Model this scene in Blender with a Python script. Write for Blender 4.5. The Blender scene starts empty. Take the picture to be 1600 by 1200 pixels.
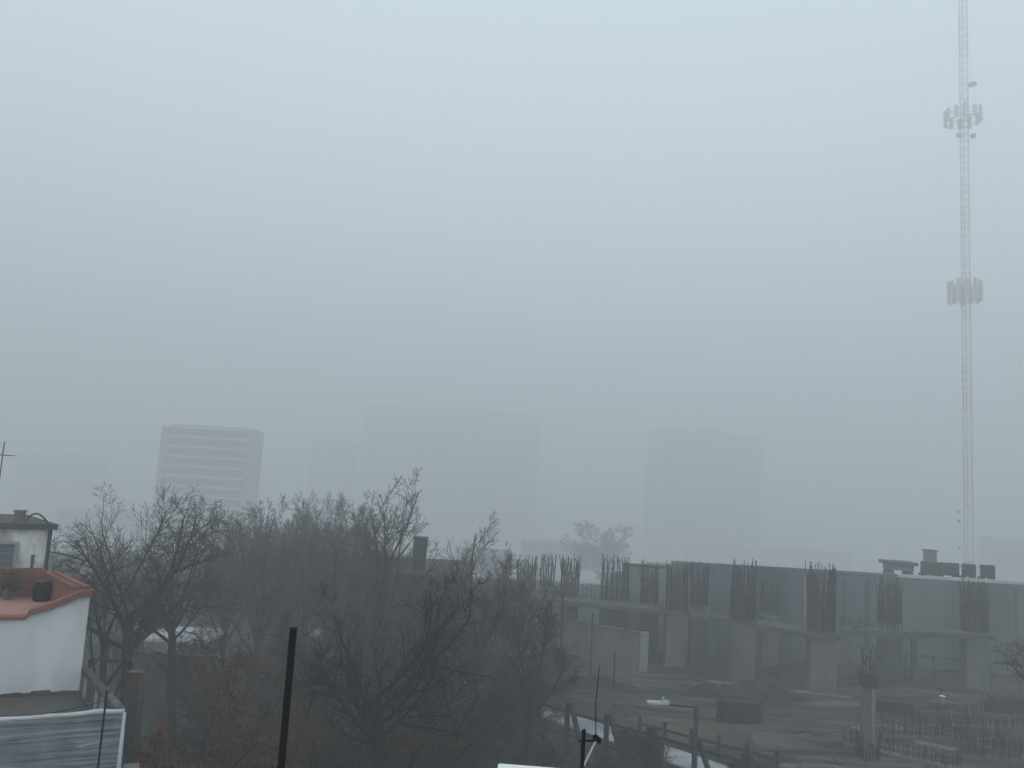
import bpy, math, random
from mathutils import Vector, Matrix
R = math.radians
scene = bpy.context.scene
COL = scene.collection
rnd = random.Random(7)

# ------------------------------------------------------------------ camera
CAM_Z = 12.3
F_PX = 1208.0
CAM_ROT = Matrix.Rotation(R(96.8), 4, 'X') @ Matrix.Rotation(R(3.4), 4, 'Z')
cam_d = bpy.data.cameras.new('camera')
cam = bpy.data.objects.new('camera', cam_d)
COL.objects.link(cam)
cam.matrix_world = Matrix.Translation((0, 0, CAM_Z)) @ CAM_ROT
cam_d.sensor_fit = 'HORIZONTAL'
cam_d.sensor_width = 36.0
cam_d.lens = F_PX / 1600.0 * 36.0
cam_d.clip_start = 0.1
cam_d.clip_end = 3000
scene.camera = cam

def ray(px, py):
    return (CAM_ROT.to_3x3() @ Vector(((px - 800) / F_PX, (600 - py) / F_PX, -1))).normalized()
def at(px, py, Y):
    d = ray(px, py)
    return Vector((0, 0, CAM_Z)) + d * (Y / d.y)
def on_ground(px, py, z=0.0):
    d = ray(px, py)
    return Vector((0, 0, CAM_Z)) + d * ((z - CAM_Z) / d.z)

# ------------------------------------------------------------------ mesh builder
class MB:
    def __init__(self):
        self.v = []; self.f = []
    def box(self, c, s, rz=0.0, tilt=None):
        hx, hy, hz = s[0] / 2, s[1] / 2, s[2] / 2
        M = Matrix.Rotation(rz, 3, 'Z')
        if tilt is not None: M = tilt
        b = len(self.v)
        for x, y, z in ((-1,-1,-1),(1,-1,-1),(1,1,-1),(-1,1,-1),(-1,-1,1),(1,-1,1),(1,1,1),(-1,1,1)):
            self.v.append(Vector(c) + M @ Vector((x*hx, y*hy, z*hz)))
        for q in ((0,3,2,1),(4,5,6,7),(0,1,5,4),(1,2,6,5),(2,3,7,6),(3,0,4,7)):
            self.f.append(tuple(b + i for i in q))
        return self
    def bar(self, p, q, w, h=None):
        """square bar from p to q"""
        p = Vector(p); q = Vector(q); d = q - p; L = d.length
        z = d / L
        up = Vector((0,0,1)) if abs(z.z) < 0.95 else Vector((0,1,0))
        x = up.cross(z).normalized(); y = z.cross(x)
        M = Matrix((x, y, z)).transposed()
        return self.box((p + q) / 2, (w, h or w, L), tilt=M)
    def prism(self, poly, z0, z1):
        b = len(self.v); n = len(poly)
        for p in poly: self.v.append(Vector((p[0], p[1], z0)))
        for p in poly: self.v.append(Vector((p[0], p[1], z1)))
        self.f.append(tuple(b + i for i in reversed(range(n))))
        self.f.append(tuple(b + n + i for i in range(n)))
        for i in range(n):
            j = (i + 1) % n
            self.f.append((b + i, b + j, b + n + j, b + n + i))
        return self
    def wall_profile(self, p, q, prof, t, z0):
        """upright wall from plan point p to q whose top follows prof [(dist, z)]; thickness t to the left of p->q"""
        p = Vector((p[0], p[1], 0)); q = Vector((q[0], q[1], 0))
        e = (q - p).normalized(); n = Vector((-e.y, e.x, 0)) * t
        b = len(self.v); k = len(prof)
        for off in (Vector(), n):
            for s, z in prof:
                w = p + e * s + off
                zb = z0 if not callable(z0) else z0(s)
                self.v.append(Vector((w.x, w.y, zb))); self.v.append(Vector((w.x, w.y, z)))
        o = 2 * k
        for i in range(k - 1):
            a = b + 2 * i
            self.f.append((a, a + 2, a + 3, a + 1))
            self.f.append((a + o, a + o + 1, a + o + 3, a + o + 2))
            self.f.append((a + 1, a + 3, a + o + 3, a + o + 1))
            self.f.append((a, a + o, a + o + 2, a + 2))
        self.f.append((b, b + 1, b + o + 1, b + o))
        c = b + 2 * (k - 1)
        self.f.append((c, c + o, c + o + 1, c + 1))
        return self
    def tube(self, pts, rad, k=6, cap=True):
        n = len(pts); b = len(self.v)
        pts = [Vector(p) for p in pts]
        if not hasattr(rad, '__len__'): rad = [rad] * n
        ref = None
        for i in range(n):
            d = (pts[min(i+1, n-1)] - pts[max(i-1, 0)]).normalized()
            if ref is None:
                ref = Vector((1,0,0)) if abs(d.x) < 0.8 else Vector((0,1,0))
            x = d.cross(ref).normalized(); y = d.cross(x)
            ref = -y if False else ref
            for j in range(k):
                a = 2 * math.pi * j / k
                self.v.append(pts[i] + (x * math.cos(a) + y * math.sin(a)) * rad[i])
        for i in range(n - 1):
            for j in range(k):
                j2 = (j + 1) % k
                self.f.append((b + i*k + j, b + i*k + j2, b + (i+1)*k + j2, b + (i+1)*k + j))
        if cap:
            self.f.append(tuple(b + j for j in reversed(range(k))))
            self.f.append(tuple(b + (n-1)*k + j for j in range(k)))
        return self
    def lathe(self, c, prof, k=16):
        b = len(self.v); n = len(prof)
        for r, z in prof:
            for j in range(k):
                a = 2 * math.pi * j / k
                self.v.append(Vector((c[0] + r*math.cos(a), c[1] + r*math.sin(a), c[2] + z)))
        for i in range(n - 1):
            for j in range(k):
                j2 = (j + 1) % k
                self.f.append((b + i*k + j, b + i*k + j2, b + (i+1)*k + j2, b + (i+1)*k + j))
        self.f.append(tuple(b + j for j in reversed(range(k))))
        self.f.append(tuple(b + (n-1)*k + j for j in range(k)))
        return self
    def quad(self, a, b, c, d):
        i = len(self.v); self.v += [Vector(a), Vector(b), Vector(c), Vector(d)]
        self.f.append((i, i+1, i+2, i+3)); return self
    def build(self, name, m, parent=None, origin=None, bevel=0.0, smooth=False):
        off = Vector(origin) if origin is not None else Vector()
        q = parent
        while q is not None:
            off = off + q.location; q = q.parent
        me = bpy.data.meshes.new(name)
        me.from_pydata([tuple(p - off) for p in self.v], [], self.f)
        me.materials.append(m)
        if smooth:
            me.polygons.foreach_set('use_smooth', [True] * len(me.polygons))
        me.update()
        o = bpy.data.objects.new(name, me)
        COL.objects.link(o)
        if parent is not None:
            o.parent = parent
            if origin is not None: o.location = Vector(origin)
        elif origin is not None:
            o.location = Vector(origin)
        if bevel:
            b = o.modifiers.new('bevel', 'BEVEL'); b.width = bevel; b.segments = 2; b.limit_method = 'ANGLE'
        return o

def tag(o, label=None, cat=None, group=None, kind=None):
    if label: o['label'] = label
    if cat: o['category'] = cat
    if group: o['group'] = group
    if kind: o['kind'] = kind
    return o
def thing(name, label, cat, loc, group=None):
    o = bpy.data.objects.new(name, None)
    COL.objects.link(o); o.location = Vector(loc); o.empty_display_size = 0.3
    return tag(o, label, cat, group)
def dup(root, loc, rz, label, s=1.0, group=None):
    def cp(o, parent):
        c = o.copy(); COL.objects.link(c); c.parent = parent
        for ch in o.children: cp(ch, c)
        return c
    r = cp(root, None)
    r.location = Vector(loc); r.rotation_euler = (0, 0, rz); r.scale = (s, s, s)
    r['label'] = label
    if group: r['group'] = group
    return r

# ------------------------------------------------------------------ materials
def mat(name, c1, c2=None, scale=1.0, rough=0.85, bump=0.0, bscale=None, stretch=(1,1,1), c3=None, spec=0.3, metal=0.0, lo=0.35, hi=0.65, rough2=None, detail=6):
    m = bpy.data.materials.new(name); m.use_nodes = True
    nt = m.node_tree; N = nt.nodes; L = nt.links
    b = N['Principled BSDF']
    b.inputs['Roughness'].default_value = rough
    b.inputs['Specular IOR Level'].default_value = spec
    b.inputs['Metallic'].default_value = metal
    b.inputs['Base Color'].default_value = (*c1, 1)
    tc = N.new('ShaderNodeTexCoord'); mp = N.new('ShaderNodeMapping')
    mp.inputs['Scale'].default_value = stretch
    L.new(tc.outputs['Object'], mp.inputs['Vector'])
    if c2 is not None:
        n = N.new('ShaderNodeTexNoise'); n.inputs['Scale'].default_value = scale; n.inputs['Detail'].default_value = detail
        n.inputs['Roughness'].default_value = 0.65
        L.new(mp.outputs[0], n.inputs['Vector'])
        r = N.new('ShaderNodeValToRGB')
        r.color_ramp.elements[0].position = lo; r.color_ramp.elements[0].color = (*c1, 1)
        r.color_ramp.elements[1].position = hi; r.color_ramp.elements[1].color = (*c2, 1)
        L.new(n.outputs['Fac'], r.inputs[0])
        out = r.outputs[0]
        if c3 is not None:
            n2 = N.new('ShaderNodeTexNoise'); n2.inputs['Scale'].default_value = scale * 0.33; n2.inputs['Detail'].default_value = 8
            mp2 = N.new('ShaderNodeMapping'); mp2.inputs['Location'].default_value = (13.1, 4.7, 2.2); mp2.inputs['Scale'].default_value = stretch
            L.new(tc.outputs['Object'], mp2.inputs['Vector']); L.new(mp2.outputs[0], n2.inputs['Vector'])
            r2 = N.new('ShaderNodeValToRGB'); r2.color_ramp.elements[0].position = 0.48; r2.color_ramp.elements[1].position = 0.68
            L.new(n2.outputs['Fac'], r2.inputs[0])
            mx = N.new('ShaderNodeMix'); mx.data_type = 'RGBA'
            L.new(r2.outputs[0], mx.inputs['Factor']); L.new(out, mx.inputs[6]); mx.inputs[7].default_value = (*c3, 1)
            out = mx.outputs[2]
            if rough2 is not None:
                mr = N.new('ShaderNodeMapRange'); mr.inputs['To Min'].default_value = rough; mr.inputs['To Max'].default_value = rough2
                L.new(r2.outputs[0], mr.inputs['Value']); L.new(mr.outputs[0], b.inputs['Roughness'])
        L.new(out, b.inputs['Base Color'])
    if bump:
        nb = N.new('ShaderNodeTexNoise'); nb.inputs['Scale'].default_value = bscale or scale * 4; nb.inputs['Detail'].default_value = 6
        L.new(mp.outputs[0], nb.inputs['Vector'])
        bp = N.new('ShaderNodeBump'); bp.inputs['Strength'].default_value = bump; bp.inputs['Distance'].default_value = 0.05
        L.new(nb.outputs['Fac'], bp.inputs['Height']); L.new(bp.outputs[0], b.inputs['Normal'])
    return m

M = {}
M['ground'] = mat('ground_soil', (0.014,0.014,0.011), (0.03,0.028,0.022), 0.35, 0.95, 0.5, 3, c3=(0.045,0.042,0.036))
M['mud'] = mat('site_mud', (0.012,0.012,0.011), (0.11,0.097,0.08), 0.6, 0.9, 0.6, 2.5, c3=(0.012,0.013,0.013), rough2=0.5, stretch=(0.3,2.0,1), lo=0.44, hi=0.62)
M['sand'] = mat('site_sand', (0.045,0.036,0.028), (0.115,0.085,0.06), 0.7, 0.95, 0.6, 5, c3=(0.03,0.027,0.024), stretch=(0.5,1.6,1))
M['asphalt'] = mat('asphalt', (0.014,0.014,0.015), (0.025,0.025,0.026), 1.2, 0.8, 0.3, 20)
M['paving'] = mat('pale_paving', (0.3,0.315,0.335), (0.45,0.465,0.49), 0.9, 0.7, 0.2, 8, c3=(0.17,0.175,0.185))
M['concrete'] = mat('raw_concrete', (0.085,0.083,0.077), (0.16,0.155,0.145), 1.1, 0.9, 0.3, 6, stretch=(1,1,0.3), c3=(0.05,0.05,0.049))
M['concrete_warm'] = mat('raw_concrete_warm', (0.11,0.09,0.072), (0.19,0.155,0.125), 1.3, 0.9, 0.3, 6, stretch=(1,1,0.3), c3=(0.09,0.08,0.072))
M['concrete_dark'] = mat('weathered_concrete', (0.06,0.06,0.06), (0.11,0.108,0.1), 1.0, 0.9, 0.3, 6, stretch=(1,1,0.35), c3=(0.035,0.036,0.035))
M['wall_grey'] = mat('grey_render', (0.14,0.145,0.147), (0.22,0.225,0.225), 0.5, 0.9, 0.15, 4, stretch=(1,1,0.18), c3=(0.08,0.084,0.086))
M['wall_blue'] = mat('bluegrey_sheet', (0.09,0.098,0.11), (0.2,0.21,0.22), 0.4, 0.75, 0.15, 4, stretch=(1,1,0.15), c3=(0.06,0.065,0.072))
M['wall_pale'] = mat('pale_render', (0.2,0.205,0.205), (0.3,0.305,0.305), 0.4, 0.9, 0.15, 4, stretch=(1,1,0.2), c3=(0.22,0.225,0.22))
M['cap_white'] = mat('white_coping', (0.4,0.41,0.42), (0.55,0.565,0.58), 1.5, 0.7, 0.1)
M['roof_pale'] = mat('pale_roof', (0.12,0.123,0.126), (0.17,0.173,0.176), 0.4, 0.85, 0.1)
M['white_old'] = mat('aged_whitewash', (0.53,0.545,0.55), (0.66,0.675,0.68), 1.6, 0.85, 0.25, 9, stretch=(1.0,1.0,0.45), c3=(0.43,0.44,0.44), lo=0.32, hi=0.7)
M['white_stained'] = mat('stained_whitewash', (0.42,0.42,0.39), (0.68,0.68,0.65), 1.6, 0.9, 0.3, 8, stretch=(1,1,0.5), c3=(0.2,0.19,0.165), lo=0.4, hi=0.56)
M['terracotta'] = mat('terracotta_paint', (0.175,0.07,0.046), (0.23,0.095,0.063), 1.2, 0.85, 0.15, 8, c3=(0.14,0.058,0.045))
M['terracotta_floor'] = mat('terracotta_floor', (0.33,0.165,0.125), (0.41,0.215,0.165), 1.5, 0.7, 0.1, 8, c3=(0.27,0.13,0.1))
M['brown_floor'] = mat('dirty_terrace_floor', (0.07,0.058,0.044), (0.115,0.095,0.072), 1.1, 0.7, 0.2, 9, c3=(0.05,0.05,0.05), rough2=0.4)
M['brick'] = mat('worn_brick', (0.1,0.06,0.048), (0.17,0.095,0.07), 3, 0.9, 0.4, 14, stretch=(1,1,2.5), c3=(0.08,0.075,0.07))
M['moss'] = mat('mossy_concrete', (0.03,0.031,0.028), (0.085,0.085,0.08), 5, 0.95, 0.6, 16, c3=(0.17,0.17,0.165))
M['black_steel'] = mat('black_steel', (0.004,0.004,0.005), (0.007,0.007,0.008), 4, 0.8, 0.1, 30, spec=0.1)
M['dark_steel'] = mat('dark_steel', (0.03,0.031,0.033), (0.05,0.05,0.05), 4, 0.6, spec=0.3)
M['rust'] = mat('rusty_rebar', (0.016,0.013,0.011), (0.03,0.022,0.017), 3, 0.9)
M['timber'] = mat('wet_timber', (0.018,0.018,0.018), (0.045,0.044,0.042), 2, 0.85, 0.3, 12, stretch=(1,1,0.4), c3=(0.012,0.012,0.012))
M['plank'] = mat('pale_plank', (0.13,0.12,0.105), (0.22,0.2,0.175), 2, 0.85, 0.2, 12)
M['galv'] = mat('galvanised', (0.4,0.41,0.42), (0.5,0.51,0.52), 3, 0.5, metal=0.3)
M['lamp_grey'] = mat('lamp_housing', (0.3,0.31,0.32), (0.4,0.41,0.42), 3, 0.6)
M['tower_red'] = mat('tower_red_paint', (0.36,0.25,0.24), (0.42,0.31,0.3), 1, 0.7)
M['tower_white'] = mat('tower_white_paint', (0.42,0.43,0.43), (0.52,0.53,0.53), 1, 0.7)
M['tower_grey'] = mat('tower_steel', (0.24,0.245,0.25), (0.3,0.305,0.31), 1, 0.7)
M['panel'] = mat('antenna_panel', (0.46,0.37,0.37), (0.52,0.43,0.43), 1, 0.6)
M['dark_box'] = mat('dark_cabinet', (0.05,0.052,0.055), (0.08,0.082,0.085), 1, 0.7)
M['far_glass'] = mat('far_glazing', (0.05,0.055,0.06), (0.08,0.085,0.09), 0.5, 0.4)
M['far_wall'] = mat('far_wall', (0.16,0.165,0.17), (0.22,0.225,0.23), 0.2, 0.9)
M['far_band'] = mat('far_band', (0.6,0.62,0.64), (0.7,0.72,0.74), 0.3, 0.8)
M['shutter'] = mat('roller_shutter', (0.1,0.11,0.12), (0.14,0.15,0.16), 2, 0.6, 0.8, 5, stretch=(0.05,0.05,4))
M['bark'] = mat('dark_bark', (0.016,0.014,0.013), (0.032,0.029,0.026), 6, 0.95, 0.6, 20, stretch=(1,1,0.3))
M['bark_near'] = mat('black_bark', (0.01,0.009,0.008), (0.02,0.018,0.016), 6, 0.95, 0.6, 20, stretch=(1,1,0.3))
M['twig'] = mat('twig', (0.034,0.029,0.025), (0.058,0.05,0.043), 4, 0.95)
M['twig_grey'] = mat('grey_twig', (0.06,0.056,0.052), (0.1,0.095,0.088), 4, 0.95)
M['twig_brown'] = mat('brown_twig', (0.05,0.036,0.025), (0.075,0.055,0.038), 4, 0.95)
M['leaf_dry'] = mat('dry_leaves', (0.085,0.045,0.023), (0.16,0.082,0.038), 1.5, 0.9, c3=(0.05,0.04,0.024))
M['leaf_rust'] = mat('rust_leaves', (0.14,0.05,0.026), (0.26,0.095,0.045), 1.5, 0.9, c3=(0.08,0.052,0.032))
M['leaf_green'] = mat('dull_leaves', (0.02,0.025,0.014), (0.045,0.052,0.03), 1.5, 0.9)
M['roof_dark'] = mat('dark_roof', (0.05,0.048,0.048), (0.08,0.076,0.074), 1, 0.9)
M['bucket'] = mat('white_plastic', (0.75,0.76,0.76), (0.8,0.8,0.8), 2, 0.4)

# wrinkled aluminium roofing membrane: horizontal folds
def membrane():
    m = bpy.data.materials.new('aluminium_membrane'); m.use_nodes = True
    nt = m.node_tree; N = nt.nodes; L = nt.links; b = N['Principled BSDF']
    tc = N.new('ShaderNodeTexCoord'); mp = N.new('ShaderNodeMapping'); mp.inputs['Scale'].default_value = (0.4, 0.4, 8.0)
    L.new(tc.outputs['Object'], mp.inputs[0])
    n = N.new('ShaderNodeTexNoise'); n.inputs['Scale'].default_value = 1.0; n.inputs['Detail'].default_value = 2; n.inputs['Roughness'].default_value = 0.4
    n.inputs['Distortion'].default_value = 0.6
    L.new(mp.outputs[0], n.inputs['Vector'])
    n2 = N.new('ShaderNodeTexNoise'); n2.inputs['Scale'].default_value = 2.2; n2.inputs['Detail'].default_value = 8
    L.new(tc.outputs['Object'], n2.inputs['Vector'])
    cr = N.new('ShaderNodeValToRGB'); cr.color_ramp.elements[0].position = 0.35; cr.color_ramp.elements[1].position = 0.7
    cr.color_ramp.elements[0].color = (0.13,0.136,0.145,1); cr.color_ramp.elements[1].color = (0.22,0.228,0.238,1)
    L.new(n2.outputs['Fac'], cr.inputs[0])
    # thin highlights painted into the colour along the crests of the folds
    rd = N.new('ShaderNodeValToRGB'); e = rd.color_ramp.elements
    e[0].position = 0.545; e[0].color = (0,0,0,1); e[1].position = 0.585; e[1].color = (0,0,0,1)
    k = e.new(0.565); k.color = (1,1,1,1)
    L.new(n.outputs['Fac'], rd.inputs[0])
    n3 = N.new('ShaderNodeTexNoise'); n3.inputs['Scale'].default_value = 1.1; L.new(tc.outputs['Object'], n3.inputs['Vector'])
    c3 = N.new('ShaderNodeValToRGB'); c3.color_ramp.elements[0].position = 0.42; c3.color_ramp.elements[1].position = 0.56
    L.new(n3.outputs['Fac'], c3.inputs[0])
    ml = N.new('ShaderNodeMath'); ml.operation = 'MULTIPLY'; L.new(rd.outputs[0], ml.inputs[0]); L.new(c3.outputs[0], ml.inputs[1])
    mx = N.new('ShaderNodeMix'); mx.data_type = 'RGBA'; L.new(ml.outputs[0], mx.inputs['Factor']); L.new(cr.outputs[0], mx.inputs[6]); mx.inputs[7].default_value = (0.38,0.395,0.41,1)
    L.new(mx.outputs[2], b.inputs['Base Color'])
    b.inputs['Roughness'].default_value = 0.75; b.inputs['Metallic'].default_value = 0.0
    bp = N.new('ShaderNodeBump'); bp.inputs['Strength'].default_value = 0.9; bp.inputs['Distance'].default_value = 0.08
    L.new(n.outputs['Fac'], bp.inputs['Height']); L.new(bp.outputs[0], b.inputs['Normal'])
    return m
M['membrane'] = membrane()

# ------------------------------------------------------------------ the setting
from mathutils import noise as mnoise
def hgrid(x0, x1, y0, y1, nx, ny, fz):
    mb = MB()
    for j in range(ny + 1):
        for i in range(nx + 1):
            x = x0 + (x1 - x0) * i / nx; y = y0 + (y1 - y0) * j / ny
            mb.v.append(Vector((x, y, fz(x, y))))
    for j in range(ny):
        for i in range(nx):
            a = j * (nx + 1) + i
            mb.f.append((a, a + 1, a + nx + 2, a + nx + 1))
    return mb
GR = 1000
def gz(y):
    return 0.0 if y < 95 else max(-30.0, -(y - 95) * 0.12)
def sheet(ys, dz):
    g = MB()
    for y in ys:
        g.v.append(Vector((-GR, y, gz(y) + dz))); g.v.append(Vector((GR, y, gz(y) + dz)))
    for k in range(len(ys) - 1):
        a = 2 * k; g.f.append((a, a + 1, a + 3, a + 2))
    return g
tag(sheet([-60, 60, 95, 345, GR], 0.0).build('ground', M['ground']), kind='structure')
M['far_fog_tone'] = mat('fog_tone_ground', (0.25,0.25,0.25), (0.31,0.31,0.31), 0.02, 0.95, c3=(0.21,0.21,0.21))
tag(sheet([96, 345, GR], 0.02).build('fog_tone_sheet', M['far_fog_tone']), kind='structure')  # pale sheet added to lift the far ground towards fog brightness
# pavement line along the hoarding: from far-left to near-right
PA = on_ground(838, 1100); PB = on_ground(1140, 1203)
pd = (PB - PA).normalized(); pn = Vector((-pd.y, pd.x, 0))      # pn points to the site side
if pn.x < 0: pn = -pn
def strip(a, b, o0, o1, z0, z1):
    mb = MB(); mb.prism([ (a + pn*o0)[:2], (b + pn*o0)[:2], (b + pn*o1)[:2], (a + pn*o1)[:2] ], z0, z1); return mb
S0 = PA - pd * 22; S1 = PB + pd * 30
def gbumps(x, y):
    n = mnoise.fractal(Vector((x*0.16, y*0.22, 3.1)), 1.0, 2.0, 5)
    n2 = mnoise.noise(Vector((x*0.9, y*0.9, 7.7)))
    return 0.03 + max(0, n) * 0.42 + max(0, n2) * 0.07
# site ground polygon sits right of the pavement
def site_z(x, y):
    s = (Vector((x, y, 0)) - PA).dot(pn)
    if s < 2.2: return -0.3
    return gbumps(x, y) * min(1, (s - 2.2) / 2) + 0.02
sg = hgrid(-8, 62, 24, 58.6, 150, 90, site_z)
tag(sg.build('site_ground', M['mud'], smooth=True), kind='structure')
tag(strip(S0, S1, -1.7, 0.0, -0.5, 0.13).build('pavement', M['paving']), kind='structure')
tag(strip(S0, S1, -9.5, -1.85, -0.5, 0.008).build('street', M['asphalt']), kind='structure')
tag(strip(S0, S1, -1.85, -1.7, -0.5, 0.12).build('kerb', M['concrete']), kind='structure')
def heap(px, py, rx, ry, h, lab, m_='mud', sd=0.0):
    c0 = on_ground(px, py)
    def hz0(x, y):
        r_ = math.hypot((x - c0.x) / rx, (y - c0.y) / ry)
        return max(0, 1 - r_ * r_) * h * (1 + 0.6 * mnoise.noise(Vector((x * 0.8, y * 0.8, sd))) + 0.35 * mnoise.noise(Vector((x * 2.6, y * 2.6, sd)))) - 0.03 + gbumps(x, y) * 0.7
    tag(hgrid(c0.x - rx*1.02, c0.x + rx*1.02, c0.y - ry*1.02, c0.y + ry*1.02, 50, 24, hz0).build('spoil_heap', M[m_], smooth=True), lab, 'soil heap')
heap(1160, 1092, 4.2, 1.2, 0.75, 'long low dark soil heap behind the box-shaped rebar cage', 'ground', 1.0)
heap(930, 1078, 3.4, 1.0, 0.6, 'dark soil heap at the foot of the stained site wall', 'ground', 2.0)
heap(1430, 1078, 5.5, 0.9, 0.45, 'long low soil heap beyond the white bucket', 'mud', 3.0)
heap(1240, 1165, 3.0, 1.0, 0.5, 'soil heap beyond the right end of the sand', 'mud', 4.0)
c = on_ground(1130, 1150)
def sand_z(x, y):
    r = math.hypot((x - c.x) / 4.2, (y - c.y) / 1.7)
    return max(0, 1 - r * r) * (0.45 + 0.25 * mnoise.noise(Vector((x, y, 0)) * 0.7)) - 0.02 + gbumps(x, y) * 0.6
tag(hgrid(c.x - 4.4, c.x + 4.4, c.y - 1.8, c.y + 1.8, 40, 24, sand_z).build('sand_heap', M['sand'], smooth=True),
    'low spread of brown sand on the muddy site beyond the timber rail', 'sand heap')

# ------------------------------------------------------------------ trees
def rvec(r):
    while True:
        v = Vector((r.uniform(-1,1), r.uniform(-1,1), r.uniform(-1,1)))
        if 0.05 < v.length < 1: return v.normalized()
def grow(r, spec):
    out = []
    maxl = spec['levels']
    def branch(p, d, L, rad, lv):
        n = (7, 7, 6, 4, 3)[min(lv, 4)] if lv < maxl else 3
        if lv == 0: n = spec.get('trunk_segs', 6)
        step = L / n
        pts = [p.copy()]; rads = [rad]; dirs = [d.copy()]
        tip = 0.72 if lv == 0 else 0.35
        for i in range(n):
            d = (d + rvec(r) * spec['wander'][min(lv, 4)] + Vector((0,0,1)) * spec['trop'][min(lv, 4)] * (0.6 + 0.8 * i / n)).normalized()
            p = p + d * step
            pts.append(p.copy()); dirs.append(d.copy()); rads.append(max(spec['rmin'], rad * (1 - (1 - tip) * (i + 1) / n)))
        out.append((pts, rads, lv))
        if lv >= maxl: return
        cnt = spec['kids'][min(lv, 4)]
        cnt = int(cnt * (0.8 + 0.4 * r.random()) + r.random())
        for k in range(cnt):
            if lv == 0:
                t = spec['fork'] + (1 - spec['fork']) * (k / max(1, cnt - 1)) * 0.999
                az = k * 2.4 + r.uniform(-0.4, 0.4)
            else:
                t = r.uniform(0.18, 0.999); az = r.uniform(0, 2 * math.pi)
            i = min(n - 1, int(t * n)); fr = t * n - i
            q = pts[i].lerp(pts[i+1], fr); dd = dirs[i+1]
            ref = Vector((1,0,0)) if abs(dd.x) < 0.8 else Vector((0,1,0))
            x = dd.cross(ref).normalized(); y = dd.cross(x)
            ang = R(spec['angle'][min(lv, 4)] * r.uniform(0.65, 1.3))
            cd = (dd * math.cos(ang) + (x * math.cos(az) + y * math.sin(az)) * math.sin(ang)).normalized()
            ra = rads[i]
            cl = L * spec['ratio'][min(lv, 4)] * r.uniform(0.65, 1.15) * (1.15 - 0.5 * t if lv else 1.0)
            branch(q, cd, cl, max(spec['rmin'], ra * spec['rr'] * r.uniform(0.7, 1.05)), lv + 1)
    branch(Vector((0,0,-0.05)), Vector((spec.get('lean', 0), 0, 1)).normalized(), spec['trunk'], spec['r0'], 0)
    return out

UPRIGHT = dict(levels=4, trunk=4.2, r0=0.16, fork=0.35, kids=(8, 9, 8, 5), ratio=(0.95, 0.52, 0.5, 0.6), angle=(28, 32, 34, 36),
               wander=(0.06, 0.10, 0.12, 0.16, 0.18), trop=(0.05, 0.10, 0.08, 0.06, 0.05), rr=0.58, rmin=0.0065)
SPREAD = dict(levels=4, trunk=4.4, r0=0.2, fork=0.55, kids=(7, 10, 8, 5), ratio=(0.95, 0.5, 0.5, 0.6), angle=(52, 46, 44, 42),
              wander=(0.10, 0.17, 0.2, 0.2, 0.2), trop=(0.03, 0.09, 0.03, -0.02, -0.05), rr=0.56, rmin=0.0055)
ARCH = dict(levels=4, trunk=5.6, r0=0.17, fork=0.8, kids=(8, 10, 8, 5), ratio=(0.7, 0.52, 0.48, 0.58), angle=(48, 44, 46, 44),
            wander=(0.10, 0.14, 0.16, 0.18, 0.18), trop=(0.0, 0.10, -0.02, -0.08, -0.12), rr=0.55, rmin=0.0055)
SHRUB = dict(levels=3, trunk=0.6, r0=0.08, fork=0.1, kids=(18, 16, 12), ratio=(4.6, 0.42, 0.42), angle=(42, 38, 40),
             wander=(0.1, 0.14, 0.18, 0.2), trop=(0.0, 0.03, 0.0, -0.02, 0), rr=0.5, rmin=0.006)

NEAR = dict(levels=4, trunk=6.0, r0=0.26, fork=0.72, kids=(8, 8, 6, 4), ratio=(0.62, 0.6, 0.55, 0.55), angle=(58, 46, 46, 44),
            wander=(0.12, 0.2, 0.24, 0.26, 0.25), trop=(0.0, 0.1, 0.05, 0.02, 0.0), rr=0.6, rmin=0.008)
def tree_thing(name, spec, seed, loc, label, cat='tree', group='bare trees in the fog', scale=1.0, bark='bark', twig='twig', leaves=None, nleaf=0, leafsize=0.09, rz=0.0, trunk_lv=1):
    r = random.Random(seed)
    br = grow(r, spec)
    root = thing(name, label, cat, (0,0,0), group)
    mt = MB(); mc = MB()
    tips = []
    for pts, rads, lv in br:
        if lv <= trunk_lv: mt.tube(pts, rads, 7 if lv == 0 else 5, cap=False)
        else:
            mc.tube(pts, rads, 3, cap=False)
        if lv >= 2: tips.append(pts)
    mt.build('trunk', M[bark], root, smooth=True)
    mc.build('crown', M[twig], root)
    if leaves:
        ml = MB()
        for _ in range(nleaf):
            pts = r.choice(tips); p = r.choice(pts) + rvec(r) * r.random() * 0.16
            a = rvec(r); b = rvec(r).cross(a).normalized(); s = leafsize * r.uniform(0.5, 1.2)
            a = (a + Vector((0,0,-0.6))).normalized()
            ml.quad(p, p + a*s*0.5 + b*s*0.3, p + a*s, p + a*s*0.5 - b*s*0.3)
        ml.build('leaves', M[leaves], root)
    root.location = Vector(loc); root.rotation_euler = (0,0,rz); root.scale = (scale,)*3
    return root
def base(px, py, Y):
    p = at(px, py, Y); return (p.x, p.y, 0.0)
def fit(root, top_z):
    zz_ = sorted(v.co.z for ch in root.children if ch.name.startswith('crown') for v in ch.data.vertices)
    s = top_z / zz_[int(len(zz_) * 0.985)]
    root.scale = (s, s, s)

# left tree with arching limbs
t = tree_thing('bare_tree', ARCH, 11, base(214, 1010, 28), 'bare tree with drooping arched limbs beside the white house wall', trunk_lv=2); fit(t, 10.7)
t = tree_thing('bare_tree', dict(UPRIGHT, kids=(6,9,8,5), trunk=5), 12, base(165, 1010, 31), 'thin upright bare tree rising directly behind the terracotta parapet corner'); fit(t, 10.6)
t = tree_thing('bare_tree', dict(ARCH, trunk=4.6), 13, base(285, 1010, 34), 'small bare tree with dark leaning trunk right of the arching tree'); fit(t, 9.0)
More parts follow.
